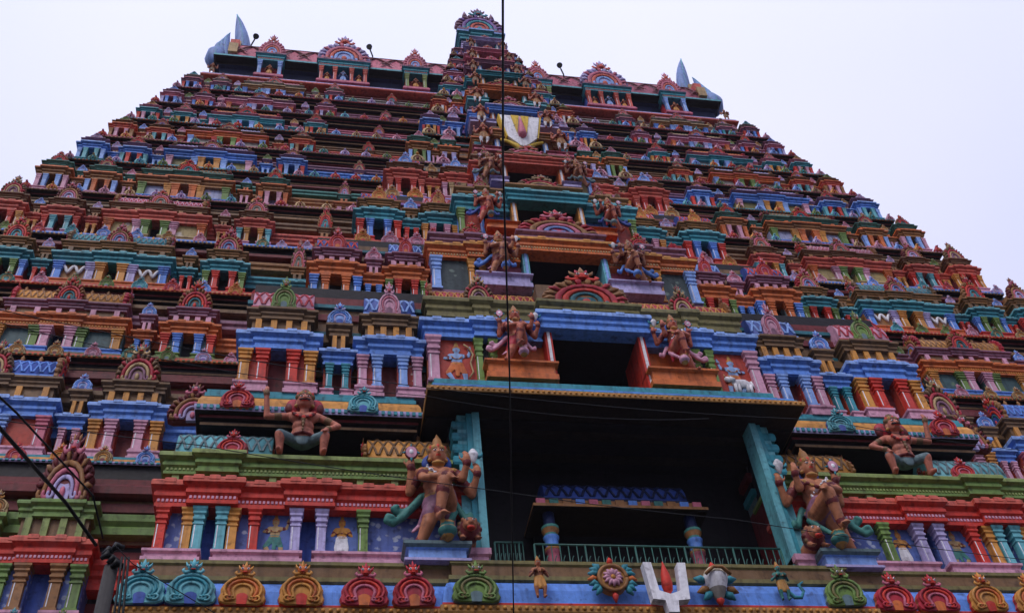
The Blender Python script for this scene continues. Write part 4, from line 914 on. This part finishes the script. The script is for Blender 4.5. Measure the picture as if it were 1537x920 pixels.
# upright figure: reused for the upper guardians, the deities in the roof dormers and the painted reliefs
def upright(vox, skin, cloth, legs, crown='gold', wings=None, arms=2, dance=False):
    P = []
    for s in (-1, 1):
        kx = .10 if not dance else (.17 if s < 0 else .13)
        P += [('s', (s*.05, 0, .46), (s*kx, -.04, .26), .07, .052, cloth), ('s', (s*kx, -.04, .26), (s*(.075 if not dance else .10+.05*s), .0, .04), .052, .034, legs), ('s', (s*(.075 if not dance else .10+.05*s), .01, .025), (s*(.10 if not dance else .16+.04*s), -.08, .018), .03, .022, skin)]
    P += [('e', (0, .01, .47), (.125, .095, .085), cloth), ('s', (0, -.05, .45), (0, -.06, .22), .035, .045, cloth), ('e', (0, .01, .57), (.105, .08, .09), skin), ('e', (-.05, -.02, .66), (.075, .065, .065), skin), ('e', (.05, -.02, .66), (.075, .065, .065), skin), ('s', (-.11, .01, .70), (.11, .01, .70), .052, .052, skin), ('s', (0, .01, .70), (0, 0, .79), .042, .038, skin), ('e', (0, .01, .50), (.125, .1, .02), 'gold')]
    for i in range(7): a = R(-65+130*i/6); P.append(('e', (.11*math.sin(a), -.075-.03*math.cos(a), .70-.10*math.cos(a)), (.018, .015, .018), 'maroon' if i % 2 else 'gold'))
    if dance: P += arm((-.12, .01, .69), (-.22, .0, .62), (-.15, -.08, .60), (1, -.2, .3), skin)+arm((.12, .01, .69), (.22, .0, .70), (.25, -.02, .84), (0, -.1, 1), skin)
    else:
        for s in (-1, 1): P += arm((s*.125, .01, .69), (s*.20, .02, .55), (s*.10, -.12, .60), (-s*.5, -.5, .5), skin)
        if arms == 4:
            for s in (-1, 1): P += arm((s*.13, .02, .70), (s*.25, .04, .60), (s*.25, -.0, .78), (0, -.1, 1), skin)
    P += head((0, -.02, .845), .066, skin, crown)
    if wings:
        for s in (-1, 1):
            for i in range(5): P.append(('s', (s*.10, .06, .66), (s*(.30-.02*i), .07, .74-.10*i), .03, .02, wings))
    return sculpt('upright_%s_%s_%s_%s_%.3f_%d' % (skin, cloth, legs, wings, vox, dance), P, vox)
U1 = upright(.017, 'skinred', 'brown', 'white', arms=4)
U2 = upright(.017, 'skin', 'umber', 'skin', arms=4)
U3 = upright(.017, 'skinblue', 'sky', 'white', arms=2)
U4 = upright(.017, 'skin', 'amber', 'skin', arms=2)
up = {6: (.80, 12.02, 17.70, .72), 7: (.72, 12.38, 19.02, .68), 8: (.68, 12.74, 20.36, .62), 9: (.60, 13.06, 21.62, .56), 10: (.54, 13.36, 22.72, .52), 11: (.47, 13.62, 23.76, .48), 12: (.42, 13.84, 24.74, .45)}
words = {6: 'lowest of the stocky white-legged guardians', 7: 'white-legged guardian beside the big white and yellow emblem board', 8: 'small guardian figure flanking the teal-jambed doorway just above the emblem board', 9: 'tiny guardian figure at the doorway level with the lattice roof', 10: 'tiny guardian figure fourth from the top of the central stack', 11: 'tiny guardian figure second below the crowning gable', 12: 'tiny guardian figure right below the crowning gable'}
for k, (x, y, z, h) in up.items():
    for s in (-1, 1): statue(U1 if k < 9 else U2, s*x, y, z, h, s > 0, '%s, on its %s side' % (words[k], 'left' if s < 0 else 'right'), False, group='upper guardian statues')
for s in (-1, 1):
    side = 'left' if s < 0 else 'right'
    for x, h, me, w in ((5.58, .60, U4, 'in the outer small dormer'), (3.66, .62, U3, 'pale blue, in the middle bay of the wide dormer'), (3.24, .50, U4, 'in the inner bay of the wide dormer'), (4.08, .50, U4, 'in the outer bay of the wide dormer'), (1.72, .60, U4, 'in the inner small dormer')):
        statue(me, s*x, 15.32, 24.78, h, False, 'deity figure %s, %s roof half' % (w, side), False, cat='statue', name='deity_figure', group='figures in the roof dormers')
    statue(U2, s*7.02, 15.32, 24.72, .5, False, 'small kneeling figure at the %s corner of the roof ledge' % side, False, name='deity_figure')

# squat dwarf figures propping the eave
def dwarf():
    k = 'skinpink'; P = []
    for s in (-1, 1):
        P += [('s', (s*.08, .06, .25), (s*.25, -.06, .26), .074, .062, 'slate'), ('s', (s*.255, -.065, .25), (s*.24, -.03, .05), .058, .040, k), ('s', (s*.24, -.015, .03), (s*.26, -.10, .022), .038, .028, k)]
    P += [('e', (0, .06, .25), (.15, .11, .09), 'slate'), ('e', (0, -.035, .20), (.075, .022, .075), 'slate'), ('e', (0, .02, .33), (.135, .105, .10), k), ('e', (0, .0, .42), (.13, .10, .09), k), ('e', (-.075, -.03, .535), (.095, .075, .075), k), ('e', (.075, -.03, .535), (.095, .075, .075), k), ('s', (-.15, .02, .59), (.15, .02, .59), .06, .06, k), ('s', (0, .01, .6), (0, -.01, .70), .055, .05, k), ('e', (0, .03, .285), (.15, .115, .03), 'maroon')]
    for i in range(9): a = R(-70+140*i/8); P.append(('e', (.13*math.sin(a), -.09-.03*math.cos(a), .60-.12*math.cos(a)), (.022, .018, .022), 'maroon' if i % 2 else 'red'))
    for i in range(5): P.append(('e', (0, -.115, .5-.05*i), (.03-.003*i, .016, .022), 'umber'))
    P += arm((-.18, .02, .59), (-.42, -.02, .545), (-.445, -.10, .85), (0, -.1, 1), k, .048, .040, .030, 'umber')
    P += arm((.18, .02, .59), (.40, .0, .45), (.28, -.09, .33), (-.3, -.3, -.6), k, .048, .040, .030, 'umber')
    P += head((0, -.03, .78), .102, k, 'umber', 'maroon', .12, True)
    for s in (-1, 1): P += [('e', (s*.125, .06, .77), (.10, .06, .12), 'crimson'), ('e', (s*.17, .05, .74), (.06, .05, .08), 'maroon')]
    return sculpt('dwarf', P, .0105)
DW = dwarf()
for s in (-1, 1):
    statue(DW, s*3.90, 10.04, 8.055, 1.04, s > 0, 'moustached dwarf figure squatting on the green cornice with one arm raised, %s side' % ('left' if s < 0 else 'right'), False, name='dwarf_statue', headc=(0, -.03, .78), headr=.102, group='squatting dwarf statues')
# lions crouching at the guardians' feet
def lion():
    P = [('e', (0, -.1, .30), (.20, .20, .24), 'maroon'), ('e', (0, -.26, .34), (.13, .10, .15), 'skindark'), ('e', (0, -.34, .28), (.09, .07, .07), 'skin'), ('s', (0, -.33, .36), (0, -.40, .30), .04, .05, 'skindark'), ('e', (0, -.36, .20), (.08, .07, .04), 'red'), ('e', (-.11, -.2, .48), (.04, .04, .05), 'skindark'), ('e', (.11, -.2, .48), (.04, .04, .05), 'skindark'), ('e', (0, .15, .20), (.16, .32, .17), 'skindark'), ('s', (-.13, -.15, .15), (-.14, -.30, .03), .05, .04, 'skindark'), ('s', (.13, -.15, .15), (.14, -.30, .03), .05, .04, 'skindark')]
    for s in (-1, 1):
        for i in range(4): P.append(('s', (s*.14+(i-1.5)*.025, -.32, .03), (s*.14+(i-1.5)*.028, -.36, .015), .016, .012, 'skindark'))
    for i in range(12): a = R(30*i); P.append(('e', (.19*math.cos(a), -.14, .32+.2*math.sin(a)), (.05, .06, .05), 'umber' if i % 2 else 'maroon'))
    c = [(-.12, .4, .2), (-.3, .42, .25), (-.45, .40, .4), (-.42, .38, .55)]
    for i in range(3): P.append(('s', c[i], c[i+1], .03, .028, 'skindark'))
    return sculpt('lion', P, .016)
LI = lion()
for s in (-1, 1):
    r = statue(LI, s*2.02, 9.80, 6.645, .62, s > 0, 'brown snarling lion at the feet of the largest guardian, %s of the opening' % ('left' if s < 0 else 'right'), False, name='lion_statue', eyes=False)
    for t in (-1, 1):
        mb = MB(); mb.ball((t*.06, -.345, .40), .026, 'white', 6, 4); mb.ball((t*.062, -.366, .40), .014, 'hair', 6, 4); child('eye', mb.mesh('eye', (0, 0, 0), 1.0), r, (0, 0, 0))
# painted relief figures on the blue and red panels
RA = upright(.015, 'tan', 'sea', 'tan', wings='cream', dance=True); RB = upright(.015, 'amber', 'white', 'white', wings='tan'); RC = upright(.015, 'skinblue', 'orange', 'skinblue', dance=True)
def relief(me, x, y, z, h, flip):
    o = put('relief_figure', me, tower, (x, y, z), ((-h if flip else h)*S, h*.22*S, h*S)); return o
for s in (-1, 1):
    relief(RA, s*4.12, 10.13, 6.71, .55, s > 0); relief(RB, s*3.39, 10.13, 6.71, .55, s > 0)
    relief(RC, s*1.95, 10.215, 9.47, .74, s > 0)
bow = MB(); bow.tube([(-1.80, 10.19, 9.56), (-1.74, 10.19, 9.68), (-1.77, 10.19, 9.84), (-1.73, 10.19, 10.0), (-1.78, 10.19, 10.12), (-1.85, 10.19, 10.18)], .013, 'tan', 6); build(bow, 'relief_bow', tower, (-1.8, 10.19, 9.56))
cow = MB()
cow.ball((2.02, 10.20, 9.70), (.15, .03, .085), 'white'); cow.ball((1.83, 10.19, 9.76), (.055, .03, .05), 'white'); cow.tube([(1.92, 10.19, 9.74), (1.85, 10.19, 9.78)], .04, 'white')
for q in (1.92, 1.97, 2.09, 2.14): cow.tube([(q, 10.2, 9.68), (q, 10.2, 9.52)], [.028, .02], 'white')
cow.tube([(2.16, 10.2, 9.74), (2.20, 10.2, 9.62)], [.02, .012], 'white')
for q in (1.80, 1.86): cow.tube([(q, 10.19, 9.8), (q-.01, 10.19, 9.86)], [.012, .003], 'tan')
build(cow, 'relief_cow', tower, (2.0, 10.2, 9.5))

# ------------------------------------------------------------------ inner shrine, railings
sh = empty('shrine_pavilion', (0, 10.6, 6.41)); tag(sh, 'small shrine with blue lattice barrel roof inside the dark great opening', 'shrine')
r_ = lattice_roof('roof', sh, -.92, .92, 10.48, .5, 7.86, .34, 'deep', 'navy', n=12)
e = MB(); e.mould(-1.08, 1.08, 10.36, 11.0, [(0, 7.64), (.03, 7.65), (.03, 7.69), (-.05, 7.70), (-.05, 7.80), (-.10, 7.81), (-.10, 7.84)], ['overhang_shade', 'brown', 'brown', 'brown', 'umber', 'umber'])
ev_ = build(e, 'eave', sh, (0, 10.36, 7.64))
for i in range(13):
    x = -1.0+2.0*i/12; b = MB(); b.box(x-.055, x+.055, 10.385, 10.42, 7.705, 7.80, ['rose', 'sea', 'brown', 'blue'][i % 4]); build(b, 'eave_block', ev_, (x, 10.4, 7.7))
for x in (-.90, .90):
    p = MB(); p.lathe(x, 10.5, [(.12, 6.41), (.12, 6.5), (.085, 6.52), (.075, 7.08), (.095, 7.10), (.095, 7.14), (.075, 7.16), (.085, 7.26), (.10, 7.30), (.08, 7.34), (.11, 7.40), (.11, 7.44), (.075, 7.46), (.075, 7.66)], ['mauve', 'mauve', 'rose', 'rose', 'brown', 'brown', 'blue', 'blue', 'sea', 'brown', 'sea', 'sea', 'navy'], 12)
    build(p, 'pillar', sh, (x, 10.5, 6.41))
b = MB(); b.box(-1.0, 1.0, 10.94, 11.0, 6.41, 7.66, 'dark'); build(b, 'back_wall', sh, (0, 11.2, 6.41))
def railing(name, p0, p1, n, label):
    a, c = Vector(p0), Vector(p1); root = empty(name, p0); tag(root, label, 'railing'); h = .50
    for t in (h, .05):
        m = MB(); m.tube([tuple(a+Vector((0, 0, t))), tuple(c+Vector((0, 0, t)))], .013, 'iron', 6); build(m, 'rail', root, p0)
    for i in range(n+1):
        q = a.lerp(c, i/n); m = MB(); m.tube([tuple(q), tuple(q+Vector((0, 0, h)))], .007 if i % 6 else .013, 'iron', 5); 
        build(m, 'baluster', root, tuple(q))
    sc = MB(); d = (c-a).normalized()
    for i in range(n):
        q = a.lerp(c, (i+.5)/n); w = (c-a).length/n*.42
        sc.tube([tuple(q+d*(w*math.sin(R(t*45)))*(1-t/14)+Vector((0, 0, .10+.032*t))) for t in range(9)], .0055, 'iron', 4)
    tag(build(sc, 'scrollwork', root, p0), kind='stuff')
railing('railing', (-1.22, 10.08, 6.42), (1.76, 10.08, 6.42), 30, 'green iron railing with scrollwork across the great opening')
railing('railing', (-1.68, 10.06, 6.42), (-1.28, 10.40, 6.66), 7, 'short slanting green railing by the left jamb of the opening')

# ------------------------------------------------------------------ emblems on the bottom ledge
ly = LEDGE_Y-.20
w = empty('discus_emblem', (-.58, ly, 5.80)); tag(w, 'round gold discus emblem with pink flower centre and flames on the blue ledge', 'emblem')
def at0(px, pz): return (-.58+px, 0, 6.06+pz)
m = MB(); cx, cz = -.58, 6.06
m.plate([(cx+.165*math.cos(R(a)), cz+.165*math.sin(R(a))) for a in range(0, 360, 12)], ly-.01, ly+.08, 'gold', bevel=.02); o = build(m, 'disc', w, (cx, ly, cz))
m = MB(); m.tube([(cx+.15*math.cos(R(a)), ly-.015, cz+.15*math.sin(R(a))) for a in range(0, 361, 12)], .022, 'brown', 6); m2 = build(m, 'rim', w, (cx, ly, cz))
for i in range(12):
    a = R(30*i); m = MB(); m.tube([(cx+.02*math.cos(a), ly-.025, cz+.02*math.sin(a)), (cx+.07*math.cos(a), ly-.035, cz+.07*math.sin(a)), (cx+.11*math.cos(a), ly-.02, cz+.11*math.sin(a))], [.012, .026, .008], 'pink', 6); build(m, 'petal', w, (cx, ly, cz))
m = MB(); m.ball((cx, ly-.04, cz), (.028, .015, .028), 'amber'); build(m, 'boss', w, (cx, ly, cz))
for a, c in ((90, 'red'), (270, 'red'), (30, 'teal'), (150, 'teal'), (0, 'orange'), (180, 'orange'), (-28, 'teal'), (208, 'teal')):
    u = (math.cos(R(a)), math.sin(R(a))); m = MB()
    for t in ((-.25, .0, .25) if c == 'teal' else (0,)):
        uu = (math.cos(R(a)+t), math.sin(R(a)+t)); m.tube([(cx+.17*u[0], ly+.02, cz+.17*u[1]), (cx+.215*uu[0], ly, cz+.215*uu[1]), (cx+.27*uu[0], ly+.01, cz+.27*uu[1]-.01)], [.03, .035, .008], c, 6)
    build(m, 'flame', w, (cx, ly, cz))
w = empty('namam_emblem', (0, ly, 5.62)); tag(w, 'white U-shaped mark with a red flame centre standing on the blue ledge', 'emblem')
m = MB(); nz = 5.80
U = [(-.235, .43), (-.145, .43), (-.115, .09), (0, .05), (.115, .09), (.145, .43), (.235, .43), (.20, -.01), (.07, -.025), (.055, -.16), (-.055, -.16), (-.07, -.025), (-.20, -.01)]
def solid(mb, pts, y0, y1, tris, k):
    b = len(mb.v); n = len(pts); mb.v += [(x, y0, z) for x, z in pts]+[(x, y1, z) for x, z in pts]
    for i in range(n): j = (i+1) % n; mb.face((b+i, b+j, b+n+j, b+n+i), k)
    for t in tris: mb.face([b+i for i in t], k); mb.face([b+n+i for i in t][::-1], k)
solid(m, [(x, nz+z) for x, z in U], ly-.06, ly+.05, ((0, 1, 2, 12), (2, 3, 11, 12), (3, 4, 8, 11), (4, 5, 6, 7), (4, 7, 8), (8, 9, 10, 11)), 'white'); build(m, 'u_mark', w, (0, ly, nz))
m = MB(); m.lathe(0, ly-.01, [(.02, nz+.08), (.05, nz+.12), (.062, nz+.19), (.05, nz+.30), (.025, nz+.39), (.004, nz+.47)], 'red', 10); build(m, 'flame', w, (0, ly, nz))
w = empty('conch_emblem', (.56, ly, 5.80)); tag(w, 'grey conch shell emblem with teal flares on the blue ledge', 'emblem')
m = MB(); cx = .56
m.lathe(cx, ly+.02, [(.01, 5.78), (.045, 5.84), (.10, 5.95), (.135, 6.05), (.14, 6.10), (.10, 6.17), (.06, 6.21), (.02, 6.23)], ['plaster', 'plaster', 'white', 'white', 'cream', 'cream', 'tan'], 14); build(m, 'shell', w, (cx, ly, 5.8))
m = MB(); m.tube([(cx-.14, ly-.10, 6.07), (cx-.05, ly-.13, 6.14), (cx+.05, ly-.13, 6.14), (cx+.14, ly-.10, 6.07)], .02, 'brown', 6); build(m, 'band', w, (cx, ly, 6.1))
for a, c in ((90, 'red'), (270, 'red'), (15, 'teal'), (165, 'teal'), (-22, 'brown'), (202, 'brown'), (-45, 'teal'), (225, 'teal')):
    u = (math.cos(R(a)), math.sin(R(a))); m = MB(); m.tube([(cx+.12*u[0], ly+.03, 6.02+.16*u[1]), (cx+.18*u[0], ly+.01, 6.02+.21*u[1]), (cx+.25*u[0], ly+.02, 6.02+.27*u[1])], [.04, .045, .008], c, 6); build(m, 'flare', w, (cx, ly, 6.0))
statue(U4, -1.36, ly+.03, 5.84, .48, False, 'small standing figurine with folded hands on the blue ledge, left of the discus emblem', False, name='small_figurine')
st = statue(upright(.017, 'sea', 'gold', 'sea'), 1.31, ly+.03, 5.84, .46, True, 'small green figurine with a curled tail on the blue ledge, right of the conch', False, name='small_figurine')
m = MB(); m.tube([(.1, .05, .3), (.25, .03, .1), (.4, 0, .08), (.5, 0, .25), (.42, 0, .42), (.55, 0, .5)], [.05, .05, .045, .04, .035, .02], 'teal', 6); child('tail', m.mesh('tail', (0, 0, 0), 1.0), st, (0, 0, 0), (-1, 1, 1))

# ------------------------------------------------------------------ white and yellow emblem board high on the tower
w = empty('emblem_board', (0, 12.06, 17.85)); tag(w, 'large white U-shaped board with yellow and red centre high on the tower', 'emblem')
m = MB(); bz = 17.72; by = 12.0
V = [(-.42, 1.06), (.42, 1.06), (.30, .30), (.10, .06), (0, -.10), (-.10, .06), (-.30, .30)]
solid(m, [(x, bz+z) for x, z in V], by, by+.14, ((0, 1, 2), (0, 2, 6), (2, 3, 5, 6), (3, 4, 5)), 'white'); build(m, 'board', w, (0, by, bz))
for s in (-1, 1):
    m = MB(); solid(m, [(s*.19, bz+1.05), (s*.02, bz+1.05), (s*.10, bz+.42)], by-.02, by-.002, ((0, 1, 2),), 'yellow'); build(m, 'stripe', w, (0, by, bz))
    m = MB(); solid(m, [(s*.43, bz+1.07), (s*.46, bz+1.05), (s*.33, bz+.28), (s*.305, bz+.29)], by-.01, by+.15, ((0, 1, 2, 3),), 'yellow'); build(m, 'frame', w, (0, by, bz))
    m = MB(); m.tube([(s*.44, by+.1, bz+.30), (s*.30, by+.08, bz+.22), (s*.12, by+.06, bz+.05), (s*.02, by+.06, bz-.28)], [.03, .04, .06, .05], 'yellow', 6); build(m, 'bracket', w, (0, by, bz))
m = MB(); m.lathe(0, by-.02, [(.02, bz+.26), (.085, bz+.33), (.09, bz+.42), (.065, bz+.60), (.03, bz+.84), (.004, bz+1.02)], 'rose', 10); build(m, 'flame', w, (0, by, bz))

# ------------------------------------------------------------------ floodlights on the roof
for x, y, z, d, lab in ((-2.86, 15.6, 26.55, -1, 'small black floodlight on a stalk on the left roof lattice'), (2.60, 15.6, 26.55, -1, 'small black floodlight on a stalk on the right roof lattice'), (-6.22, 15.7, 26.7, 1, 'black floodlight beside the left roof horn')):
    f = empty('floodlight', (x, y, z)); tag(f, lab, 'floodlight', 'roof floodlights')
    m = MB(); m.tube([(x, y, z-.4), (x+.02*d, y-.1, z+.1), (x+.09*d, y-.16, z+.30)], .022, 'cable', 6); build(m, 'stalk', f, (x, y, z))
    m = MB(); m.lathe(0, 0, [(.03, -.07), (.05, -.04), (.085, .04), (.085, .07)], 'cable', 10); o = put('lamp_head', m.mesh('lamp_head'), f, (x+.11*d, y-.18, z+.40), None, (R(115), 0, R(20*d)))

# ------------------------------------------------------------------ stone gate base below, ground, street
gb = MB()
for s in (-1, 1):
    x0, x1 = (3.0, 12.6) if s > 0 else (-12.6, -3.0)
    gb.mould(x0, x1, 10.6, 2*YC-10.6, [(.5, GZ), (.5, .2), (.3, .3), (.3, .9), (.45, 1.0), (.45, 1.3), (.1, 1.5), (.1, 4.3), (.3, 4.5), (.3, 5.1), (.55, 5.3), (.55, 5.7), (.3, 5.75)], 'stone', back=True)
gb.box(-3.2, 3.2, 10.5, 2*YC-10.5, 4.4, 5.72, 'stone')
build(gb, 'stone_base', tower, (0, 12, GZ))
for s in (-1, 1):
    for i in range(8):
        x = s*(3.6+i*1.2); m = MB(); m.mould(x-.22, x+.22, 10.32, 10.6, [(.06, 1.5), (.06, 1.7), (0, 1.75), (0, 3.7), (.08, 3.8), (.0, 3.95), (.12, 4.2), (.12, 4.3)], 'stone'); build(m, 'pilaster', tower, (x, 10.4, 1.5))
g = MB(); g.v = [(-900, -900, GZ), (900, -900, GZ), (900, 900, GZ), (-900, 900, GZ)]; g.face((0, 1, 2, 3), 'road'); tag(put('ground', g.mesh('ground', (0, 0, GZ)), None, (0, 0, GZ)), kind='structure')

# ------------------------------------------------------------------ cables and the pole
def cable(pts, r, label, group='overhead cables', name='cable', sag=0.0):
    P = [Vector(p) for p in pts]; out = []
    n = 10
    for i in range(len(P)-1):
        for j in range(n):
            t = j/n; q = P[i].lerp(P[i+1], t); q.z -= sag*4*t*(1-t); out.append(tuple(q))
    out.append(tuple(P[-1]))
    m = MB(); m.tube(out, r/S, 'cable', 6); o = put(name, m.mesh(name, pts[0]), None, pts[0]); return tag(o, label, 'cable', group)
cable([(-3.42, .4, 2.30), (-3.3, 1.13, 2.46), (-3.18, 1.84, 2.60), (-2.99, 2.86, 2.72), (-2.63, 4.98, 2.75), (-2.1, 8.2, 2.7)], .0065, 'thick black cable running straight up the middle of the view')
cable([(-5.6, 2.2, 2.8), (-5.22, 4.1, 3.48), (-5.11, 5.39, 3.92), (-4.98, 5.78, 3.90)], .022, 'thick black cable bundle sloping to the pole at lower left')
cable([(-5.5, 2.4, 3.0), (-5.16, 4.3, 3.66), (-5.0, 5.5, 4.06), (-4.95, 5.78, 3.95)], .012, 'thin wire running alongside the thick bundle at lower left')
cable([(-5.88, 5.23, 5.35), (-2.83, 6.64, 6.10), (.97, 7.01, 6.25), (3.5, 7.3, 6.2)], .007, 'long thin wire crossing below the canopy of the great opening', sag=.05)
cable([(-5.9, 5.3, 5.31), (-2.83, 6.7, 6.06), (-.2, 7.0, 6.2)], .006, 'second thin wire just under the long one at left', sag=.1)
cable([(-6.2, 6.0, 5.1), (-4.57, 6.48, 5.27), (-2.22, 7.18, 5.46), (-.22, 7.04, 5.12), (3.01, 7.66, 5.18), (5, 8, 5.3)], .007, 'thin wire passing across the guardians at waist height', sag=.02)
cable([(-4.88, 5.8, 3.92), (-4.76, 5.85, 3.82), (-4.26, 6.46, 3.83), (-3.6, 7.2, 3.9)], .006, 'thin wire leaving the pole towards the lower right')
pole = empty('utility_pole', (-4.9, 5.95, GZ)); tag(pole, 'grey concrete utility pole with black cable joints at the lower left', 'utility pole')
m = MB(); m.tube([(-4.9, 5.95, GZ), (-4.9, 5.95, 3.86)], [.06, .042], 'concrete', 10); build(m, 'shaft', pole, (-4.9, 5.95, GZ))
for i in range(5):
    m = MB(); a = i*1.3; m.tube([(-4.9+.04*math.cos(a)-.03, 5.91, 3.83+.03*i), (-4.9+.03*math.cos(a), 5.90, 3.86+.03*i), (-4.9+.05*math.cos(a)+.03, 5.93, 3.85+.035*i)], [.012, .028, .014], 'cable', 7); build(m, 'joint_box', pole, (-4.9, 5.95, 3.84+.04*i))
for i in range(3):
    m = MB(); m.tube([(-4.84+.02*i, 5.9, 3.9), (-4.82+.025*i, 5.92, 3.5), (-4.83+.01*i, 5.93, 2.9)], .008, 'cable', 5); build(m, 'drop_wire', pole, (-4.84, 5.9, 3.9))

# ------------------------------------------------------------------ haze: one closed box of air round the camera and the tower
hz = MB(); hz.box(-48, 48, -22, 60, GZ-.6, 31.0, 'dark'); hme = hz.mesh('haze', (0, 0, 0)); hme.materials.clear()
hm = bpy.data.materials.new('haze_air'); hm.use_nodes = True; hm.node_tree.nodes.clear()
hv = hm.node_tree.nodes.new('ShaderNodeVolumePrincipled'); ho = hm.node_tree.nodes.new('ShaderNodeOutputMaterial')
hv.inputs['Color'].default_value = (.80, .80, .92, 1); hv.inputs['Density'].default_value = .00025; hv.inputs['Anisotropy'].default_value = .25
hm.node_tree.links.new(hv.outputs[0], ho.inputs['Volume']); hme.materials.append(hm)
tag(put('haze', hme, None, (0, 0, 0)), kind='stuff')

if UP.v: tag(build(UP, 'upper_pillars', tower, (0, 14, 18)), kind='stuff')
if FAR.v: tag(build(FAR, 'upper_arch_ornaments', tower, (0, 14, 18)), kind='stuff')
